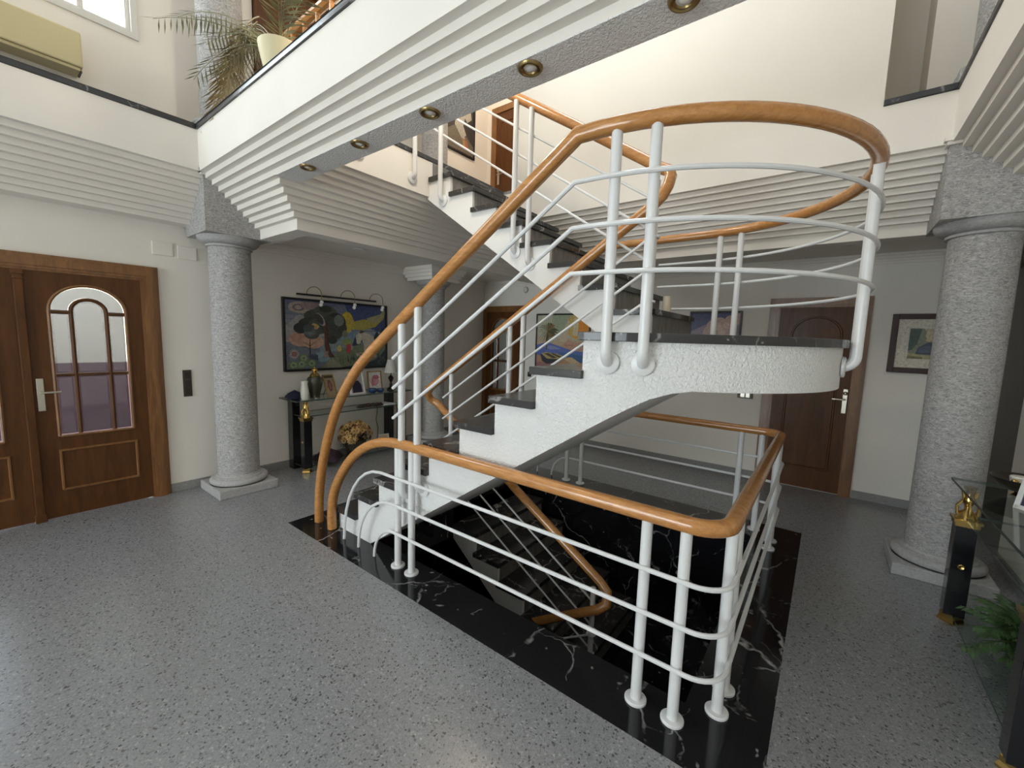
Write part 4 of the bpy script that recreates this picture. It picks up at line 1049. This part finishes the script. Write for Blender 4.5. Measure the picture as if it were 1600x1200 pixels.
# left console, top
def vase(x, y, z, label, mat, s=1.0):
    m = MB(); m.lathe([(0, z), (.035 * s, z), (.042 * s, z + .02), (.044 * s, z + .10 * s), (.034 * s, z + .17 * s), (.037 * s, z + .205 * s), (.034 * s, z + .205 * s), (.028 * s, z + .17 * s), (0, z + .03)], (x, y, 0), 24)
    return tag(m.build('vase', mat, smooth=True), label, 'vase')
vase(-4.64, 2.27, ZS, 'white ceramic vase on the left end of the glass console', 'ivory')
u = empty('urn', (-4.70, 2.42, ZS), 'dark lidded urn with gilt collar and finial behind the white vase', 'urn')
z = ZS
MB().lathe([(0, z), (.055, z), (.05, z + .02), (.06, z + .06), (.082, z + .15), (.088, z + .2), (.075, z + .235), (.05, z + .25), (0, z + .25)], (-4.70, 2.42, 0), 28).build('body', 'urn', u, smooth=True)
MB().lathe([(0, z + .248), (.052, z + .248), (.056, z + .256), (.046, z + .27), (.03, z + .285), (.02, z + .295), (.024, z + .305), (.036, z + .315), (.032, z + .332), (.014, z + .342), (.01, z + .352), (0, z + .358)], (-4.70, 2.42, 0), 24).build('lid', 'brass', u, smooth=True)
def lump(name, mat, c, r, label, cat, seed=1, n=14):
    rr = random.Random(seed); m = MB()
    rings = []
    for i in range(9):
        t = i / 8; ring = []
        for j in range(n):
            a = 2 * pi * j / n; k = (1 - t ** 1.8) * (1 + .28 * sin(3 * a + seed) + .18 * (rr.random() - .5))
            ring.append((c[0] + r[0] * max(k, .02) * cos(a), c[1] + r[1] * max(k, .02) * sin(a), c[2] + r[2] * t * (1 + .1 * sin(2 * a))))
        rings.append(ring)
    m.loft(rings); return tag(m.build(name, mat, smooth=True, angle=70), label, cat)
lump('scarf', 'navy', (-4.80, 2.235, ZS), (.11, .10, .085), 'crumpled navy scarf on the left end of the glass console', 'scarf', 4)
def photo_frame(c, w, h, yaw, lean, mat, label, polys, fw=.014, z=ZS):
    """standing photo frame: faces +x rotated by yaw about z, leaning back"""
    e = empty('photo_frame', (c[0], c[1], z), label, 'photo frame')
    T = Matrix.Translation((c[0], c[1], z + .0008)) @ Matrix.Rotation(yaw, 4, 'Z') @ Matrix.Rotation(-lean, 4, 'Y')
    m = MB()
    for b in ((-.012, 0, -w / 2, -w / 2 + fw, 0, h), (-.012, 0, w / 2 - fw, w / 2, 0, h), (-.012, 0, -w / 2, w / 2, 0, fw), (-.012, 0, -w / 2, w / 2, h - fw, h)): m.box(*b, mx=T)
    m.build('frame', mat, e, bevel=.002)
    m = MB()
    for i, (col, pts) in enumerate(polys): m.cpoly([T @ Vector((-.006 + .00015 * i, -w / 2 + fw + (w - 2 * fw) * a, fw + (h - 2 * fw) * b)) for a, b in pts], col)
    m.build('picture', 'paint', e)
    L = .28 * h
    MB().box(-.016, -.012, -.02, .02, .02, h * .8, mx=T).build('backboard', 'dark', e)
    T2 = Matrix.Translation((c[0], c[1], z)) @ Matrix.Rotation(yaw, 4, 'Z')
    q0 = T2 @ Vector((-h * sin(lean) * .7 - .014, 0, h * .7 * cos(lean))); q1 = T2 @ Vector((-h * sin(lean) * .7 - .10, 0, .004))
    MB().tube([q0, q1], .004, 6).build('easel_strut', 'dark', e)
    return e
photo_frame((-4.63, 2.60), .155, .27, .25, .30, 'frame_g', 'leaning gilt photo frame with a red brown print beside the urn', [R_((.30, .24, .15), 0, 0, 1, 1), E_((.17, .05, .04), .5, .5, .25, .3), E_((.24, .12, .09), .5, .5, .14, .2), R_((.06, .04, .02), 0, .88, 1, 1)])
photo_frame((-4.62, 2.93), .22, .29, .1, .22, 'frame_w', 'white photo frame of a person in dark navy clothes on the console', [R_((.34, .33, .33), 0, 0, 1, 1), ((.012, .013, .035), [(.1, 0), (.14, .42), (.38, .6), (.66, .6), (.86, .4), (.9, 0)]), E_((.30, .19, .15), .52, .74, .12, .13), E_((.04, .03, .03), .52, .82, .13, .1, a0=0, a1=pi)], .02)
photo_frame((-4.72, 3.25), .21, .27, -.05, .16, 'frame_g', 'square gilt photo frame with a pink portrait next to the table lamp', [R_((.60, .58, .57), 0, 0, 1, 1), E_((.46, .16, .21), .52, .54, .30, .30), E_((.52, .27, .29), .58, .48, .20, .2), E_((.40, .12, .17), .62, .72, .26, .12), E_((.44, .16, .2), .32, .38, .14, .16)], .018)
bb = MB(); bb.lathe([(0, ZS), (.03, ZS), (.05, ZS + .015), (.058, ZS + .04), (.05, ZS + .058), (.046, ZS + .054), (.05, ZS + .04), (0, ZS + .02)], (-4.62, 3.13, 0), 24)
tag(bb.build('bowl', 'blueglass', smooth=True), 'small blue glass bowl in front of the pink portrait', 'bowl')
bb = MB(); bb.lathe([(0, ZS), (.03, ZS), (.045, ZS + .015), (.05, ZS + .034), (.042, ZS + .05), (.038, ZS + .046), (0, ZS + .02)], (-4.605, 3.235, 0), 24)
tag(bb.build('bowl', 'blueglass', smooth=True), 'second blue glass bowl nearer the table lamp', 'bowl')
tl = empty('table_lamp', (-4.74, 3.50, ZS), 'table lamp with pale pleated shade and dark bronze stem', 'lamp')
z = ZS
MB().lathe([(0, z), (.055, z), (.058, z + .012), (.03, z + .03), (.016, z + .05), (.022, z + .075), (.012, z + .10), (.03, z + .14), (.038, z + .165), (.02, z + .19), (.008, z + .2), (.008, z + .27), (0, z + .27)], (-4.74, 3.50, 0), 18).build('stem', 'bronze', tl, smooth=True)
n = 48; rings = []
for rr, zz_ in ((.085, z + .235), (.075, z + .29), (.052, z + .37), (.044, z + .415)):
    rings.append([(-4.74 + (rr + .0025 * (j % 2)) * cos(2 * pi * j / n), 3.50 + (rr + .0025 * (j % 2)) * sin(2 * pi * j / n), zz_) for j in range(n)])
MB().loft(rings, True, False).build('lamp_shade', 'shade', tl)
# left console, middle shelf
Z2 = .6522
m = MB()
rr = random.Random(5)
for i in range(22):
    t = i / 21; m.ball((-4.70 + .03 * sin(i * 1.7), 2.98 + .34 * t, Z2 + .016 + .010 * abs(sin(i * 1.1))), .012 + .006 * rr.random(), 5, 1.2, 1.5, .9)
m.box(-4.74, -4.66, 2.97, 3.33, Z2, Z2 + .012)
tag(m.build('carved_ornament', 'carved', smooth=True, angle=60), 'long dark carved ornament lying on the middle glass shelf', 'ornament')
m = MB()
for i in range(4):
    T = Matrix.Translation((-4.735, 3.40, Z2 + .001 + .0035 * i)) @ Matrix.Rotation(.12 * i - .1, 4, 'Z'); m.box(-.11, .11, -.08, .08, 0, .003, mx=T)
tag(m.build('paper_stack', 'paper'), 'few loose white papers on the right end of the middle glass shelf', 'papers')
# left console, lower shelf
Z3 = .0742
fb = empty('flower_basket', (-4.74, 2.95, Z3), 'dried tan and rust flower arrangement in a dark basket on the lower shelf', 'flower arrangement')
MB().lathe([(0, Z3), (.10, Z3), (.13, Z3 + .10), (.135, Z3 + .16), (.12, Z3 + .165), (.0, Z3 + .13)], (-4.74, 2.95, 0), 20).build('basket', 'basket', fb, smooth=True)
rr = random.Random(11)
def flower_mb(c, d, r, m, npet=7):
    d = Vector(d).normalized(); u = d.orthogonal().normalized(); w = d.cross(u)
    for k in range(npet):
        a = 2 * pi * k / npet; e = (u * cos(a) + w * sin(a)); s_ = (u * -sin(a) + w * cos(a))
        m.quad([c, c + e * r * .6 + s_ * r * .28 + d * .006, c + e * r + d * .002, c + e * r * .6 - s_ * r * .28 + d * .006])
fa = [MB(), MB(), MB()]; stems = MB()
for i in range(120):
    a = 2 * pi * rr.random(); el = -.15 + 1.6 * rr.random(); L = .11 + .09 * rr.random()
    d = Vector((cos(a) * cos(el), sin(a) * cos(el) * 1.15, sin(el))); c = Vector((-4.74, 2.95, Z3 + .20)) + d * L
    if c.x < XL + .03: c.x = XL + .03
    flower_mb(c, d + Vector((.5, -.2, .1)), .034 + .016 * rr.random(), fa[0] if i % 4 else fa[1])
    if i % 2 == 0: stems.tube([(-4.74, 2.95, Z3 + .12), c], .003, 4)
    fa[2].ball(c + (d + Vector((.5, -.2, .1))).normalized() * .006, .008, 4)
fa[0].build('blossoms', 'petal', fb)['kind'] = 'stuff'
fa[1].build('blossoms', 'petal_r', fb)['kind'] = 'stuff'
fa[2].build('flower_centres', 'carved', fb)['kind'] = 'stuff'
for i in range(60):
    a = 2 * pi * rr.random(); q = Vector((-4.74 + .15 * cos(a) * rr.random() ** .5, 2.95 + .17 * sin(a), Z3 + .10 + .16 * rr.random() - .05))
    if i < 24: q = Vector((-4.60 + .04 * rr.random(), 2.80 + .07 * rr.random(), Z3 + .02 + .20 * rr.random()))
    flower_mb(q, (rr.random() - .2, rr.random() - .6, rr.random()), .024, stems, 3)
stems.build('foliage', 'moss', fb)['kind'] = 'stuff'
photo_frame((-4.69, 3.36), .15, .17, -.1, .15, 'frame_w', 'small print of red flowers standing on the lower shelf', [R_((.45, .38, .30), 0, 0, 1, 1), E_((.30, .07, .06), .4, .5, .25, .28), E_((.36, .12, .10), .62, .6, .2, .2), E_((.5, .3, .25), .5, .4, .1, .1)], .01, Z3)
lump('folded_shawl', 'plum', (-4.70, 2.58, Z3), (.13, .16, .13), 'dark plum shawl heaped on the lower shelf behind the front leg', 'shawl', 2)
m = MB(); m.tube(spline([(-4.955, 3.42, .64), (-4.955, 3.43, .52), (-4.955, 3.41, .4), (-4.955, 3.44, .28), (-4.955, 3.42, .10), (-4.955, 3.40, .02)], 5), .004, 6); m.box(-4.962, -4.94, 3.36, 3.46, .60, .63)
tag(m.build('lamp_cord', 'dark', smooth=True), 'thin dark lamp cord hanging down the wall behind the console', 'cord')

# right console
rb_ = empty('footed_bowl', (.90, 3.36, ZS), 'dark bronze bowl with gold foot ring on the right glass console', 'bowl')
z = ZS
MB().lathe([(.04, z + .02), (.09, z + .035), (.135, z + .075), (.145, z + .095), (.138, z + .095), (.125, z + .075), (.08, z + .045), (0, z + .035)], (.90, 3.36, 0), 32).build('bowl', 'bronze', rb_, smooth=True)
MB().lathe([(.05, z), (.062, z + .004), (.05, z + .014), (.042, z + .024), (0, z + .024)], (.90, 3.36, 0), 24).build('foot', 'brass', rb_, smooth=True)
m = MB(); m.lathe([(0, z + .047), (.035, z + .047), (.04, z + .085), (.036, z + .09), (0, z + .09)], (.872, 3.372, .012), 20); tag(m.build('candle', 'ivory', smooth=True), 'round white candle lying in the dark bowl at right', 'candle')
m = MB(); m.torus((.875, 3.305, z + .066), .022, .008, 16, 8); m.ball((.845, 3.335, z + .076), .015, 6); tag(m.build('brass_trinket', 'brass', smooth=True), 'small brass trinket in the dark bowl beside the white candle', 'trinket')
photo_frame((.86, 3.02), .20, .26, pi + .75, .22, 'frame_w', 'white framed dark photograph on the right glass console cut by the photo edge', [R_((.03, .032, .06), 0, 0, 1, 1), E_((.06, .06, .10), .5, .5, .3, .3)], .018)
fp = empty('potted_fern', (.93, 3.0, Z3), 'leafy green fern in a woven pot on the lower shelf of the right console', 'plant')
MB().lathe([(0, Z3), (.09, Z3), (.12, Z3 + .13), (.125, Z3 + .15), (.11, Z3 + .15), (0, Z3 + .12)], (.93, 3.0, 0), 20).build('pot', 'basket', fp, smooth=True)
m = MB(); rr = random.Random(21)
def frond(m, P0, dirv, L, droop, nl, wl, ll, rs=.0025):
    d = Vector(dirv).normalized(); pts = []
    for i in range(9):
        t = i / 8; p = Vector(P0) + d * L * t; p.z -= droop * L * t * t; pts.append(p)
    m.tube(pts, [rs * (1.2 - t / 8 * .8) for t in range(9)], 4)
    for i in range(2, nl):
        t = i / nl; f = t * 8; k = min(int(f), 7); p = pts[k].lerp(pts[k + 1], f - k)
        tg = (pts[k + 1] - pts[k]).normalized(); sd = tg.cross(Vector((0, 0, 1)))
        if sd.length < .05: sd = Vector((1, 0, 0))
        sd.normalize(); l = ll * (1 - .65 * abs(t - .45)) * (.85 + .3 * rr.random())
        for s_ in (-1, 1):
            e = (sd * s_ * .75 + tg * .75 + Vector((0, 0, -.25 - .3 * rr.random()))).normalized()
            n_ = e.cross(tg).cross(e).normalized() * wl
            m.quad([p, p + e * l * .5 + n_, p + e * l, p + e * l * .5 - n_])
for i in range(95):
    a = 2 * pi * rr.random(); frond(m, (.93, 3.0, Z3 + .13), (cos(a) * (.3 if cos(a) > 0 else .62), sin(a), .05 + 1.1 * rr.random()), .20 + .20 * rr.random(), .15 + .5 * rr.random(), 15, .0085, .065)
m.build('foliage', 'fern', fp)['kind'] = 'stuff'

# candle-like vase on the stair
vase(-1.13, 3.62, RISE * 10 + .0004, 'pale cream vase standing on the second flight by the landing', 'warmw', .80)

# potted palm on the beam
pp_ = empty('potted_palm', (-3.22, 1.48, 3.287), 'dried palm in a cream pot on the upper ledge, fronds hanging over the edge', 'plant')
z = 3.287
MB().lathe([(0, z + .0), (.085, z + .0), (.13, z + .20), (.14, z + .26), (.13, z + .26), (.11, z + .2), (0, z + .2)], (-3.22, 1.47, 0), 28).build('pot', 'cream', pp_, smooth=True)
g, dr = MB(), MB(); rr = random.Random(31)
for i in range(13):
    a = radians(110 + 150 * rr.random()); frond(g, (-3.25, 1.47, z + .24), (cos(a), .6 * sin(a) - .1, .45 + .9 * rr.random()), .75 + .45 * rr.random(), .30 + .35 * rr.random(), 20, .0055, .17, .004)
for i in range(4):
    a = radians(-50 + 100 * rr.random()); frond(g, (-3.22, 1.47, z + .24), (cos(a), .6 * sin(a), .9 + .7 * rr.random()), .55 + .3 * rr.random(), .5, 17, .0055, .15, .004)
for i in range(13):
    a = rr.random(); frond(dr, (-3.34 - .04 * i, 1.40 - .05 * a, z + .46 - .014 * i), (-1, -.10 + .14 * rr.random(), .10 + .22 * rr.random()), .34 + .30 * rr.random(), .75 + .35 * rr.random(), 13, .0055, .15, .004)
g.build('fronds', 'leaf', pp_)['kind'] = 'stuff'
q = dr.build('dry_fronds', 'dryleaf', pp_, label='dry straw coloured fronds'); q['kind'] = 'stuff'

# ------------------------------------------------------------------ pendant lamp added out of frame to warm the stair void
LP = (-2.35, 2.0, 4.10)
la = empty('added_pendant_lamp', LP, 'added unseen glass globe pendant for warm light over the stair', 'lamp')
MB().lathe([(.05, LP[2] + .13), (.05, LP[2] + .20), (.012, LP[2] + .22), (.012, 5.95), (.06, 5.96), (.06, 6.0)], (LP[0], LP[1], 0), 16).build('stem', 'brass', la, smooth=True)
MB().lathe([(.12, LP[2] - .07), (.16, LP[2]), (.12, LP[2] + .10), (.055, LP[2] + .14)], (LP[0], LP[1], 0), 24, caps=False).build('glass_shade', 'wglass', la, smooth=True)

# ------------------------------------------------------------------ light
w = bpy.data.worlds.new('World'); S.world = w; w.use_nodes = True
bg = w.node_tree.nodes['Background']; bg.inputs[0].default_value = (.87, .935, 1.0, 1); bg.inputs[1].default_value = 10.2
def portal(loc, rot, sx, sy):
    l = bpy.data.lights.new('sky_portal', 'AREA'); l.shape = 'RECTANGLE'; l.size = sx; l.size_y = sy
    l.cycles.is_portal = True
    o = bpy.data.objects.new('sky_portal', l); o.location = loc; o.rotation_euler = rot; COL.objects.link(o)
portal((XL - .12, (WY0 + WY1) / 2, (WZ0 + WZ1) / 2), (0, radians(-90), 0), WZ1 - WZ0, WY1 - WY0)
portal((XL - .1, .27, 1.2), (0, radians(-90), 0), 1.1, 1.3)
portal(((SK[0] + SK[1]) / 2, (SK[2] + SK[3]) / 2, ZT + .12), (0, 0, 0), SK[1] - SK[0], SK[3] - SK[2])
for h in FW: portal(((h[0] + h[1]) / 2, YF - .15, (h[2] + h[3]) / 2), (radians(90), 0, 0), h[1] - h[0], h[3] - h[2])
l = bpy.data.lights.new('stair_fill_light', 'POINT'); l.energy = 38; l.color = (1, .86, .68); l.shadow_soft_size = .10  # warm fill for the stair void, set in the added pendant
o = bpy.data.objects.new('stair_fill_light', l); o.location = (LP[0], LP[1], LP[2] - .02); COL.objects.link(o)

hl = empty('added_ceiling_lamp', (-4.0, 4.6, 5.9), 'added unseen round ceiling lamp in the upper hall', 'lamp')  # unseen lamp, added to lift the dark upper hall
MB().lathe([(0, 5.86), (.14, 5.88), (.17, 5.93), (.17, 5.95)], (-4.0, 4.6, 0), 24).build('globe', 'bulb', hl, smooth=True)
MB().lathe([(.18, 5.95), (.18, 6.0)], (-4.0, 4.6, 0), 24).build('mount', 'brass', hl, smooth=True)
l = bpy.data.lights.new('hall_fill_light', 'POINT'); l.energy = 32; l.color = (1, .84, .66); l.shadow_soft_size = .12  # warm fill hung below the added hall lamp
o = bpy.data.objects.new('hall_fill_light', l); o.location = (-4.0, 4.4, 5.60); COL.objects.link(o)

# ------------------------------------------------------------------ camera
def cam_matrix(p, y, ro):
    cy, sy = cos(y), sin(y)
    f = Vector((sy, cy, 0)); rt = Vector((cy, -sy, 0)); dn = Vector((0, 0, -1))
    cp, sp = cos(p), sin(p)
    f2 = f * cp + dn * sp; d2 = dn * cp - f * sp
    c, s_ = cos(ro), sin(ro)
    r3 = rt * c + d2 * s_; d3 = -rt * s_ + d2 * c
    return Matrix((r3, -d3, -f2)).transposed()
cd = bpy.data.cameras.new('camera'); cam = bpy.data.objects.new('camera', cd); COL.objects.link(cam)
cd.sensor_width = 36; cd.sensor_fit = 'HORIZONTAL'; cd.lens = 648.79 / 1600 * 36; cd.clip_start = .02
R3 = cam_matrix(radians(6.3905), radians(-37.1971), radians(-1.72668))
cam.matrix_world = Matrix.Translation((0, 0, 1.6)) @ R3.to_4x4()
S.camera = cam
S.view_settings.view_transform = 'Standard'; S.view_settings.look = 'None'; S.view_settings.gamma = 1
S.view_settings.exposure = 0.36
S.cycles.use_denoising = True
S.cycles.max_bounces = 10; S.cycles.diffuse_bounces = 6; S.cycles.transparent_max_bounces = 12
S.cycles.sample_clamp_indirect = 8
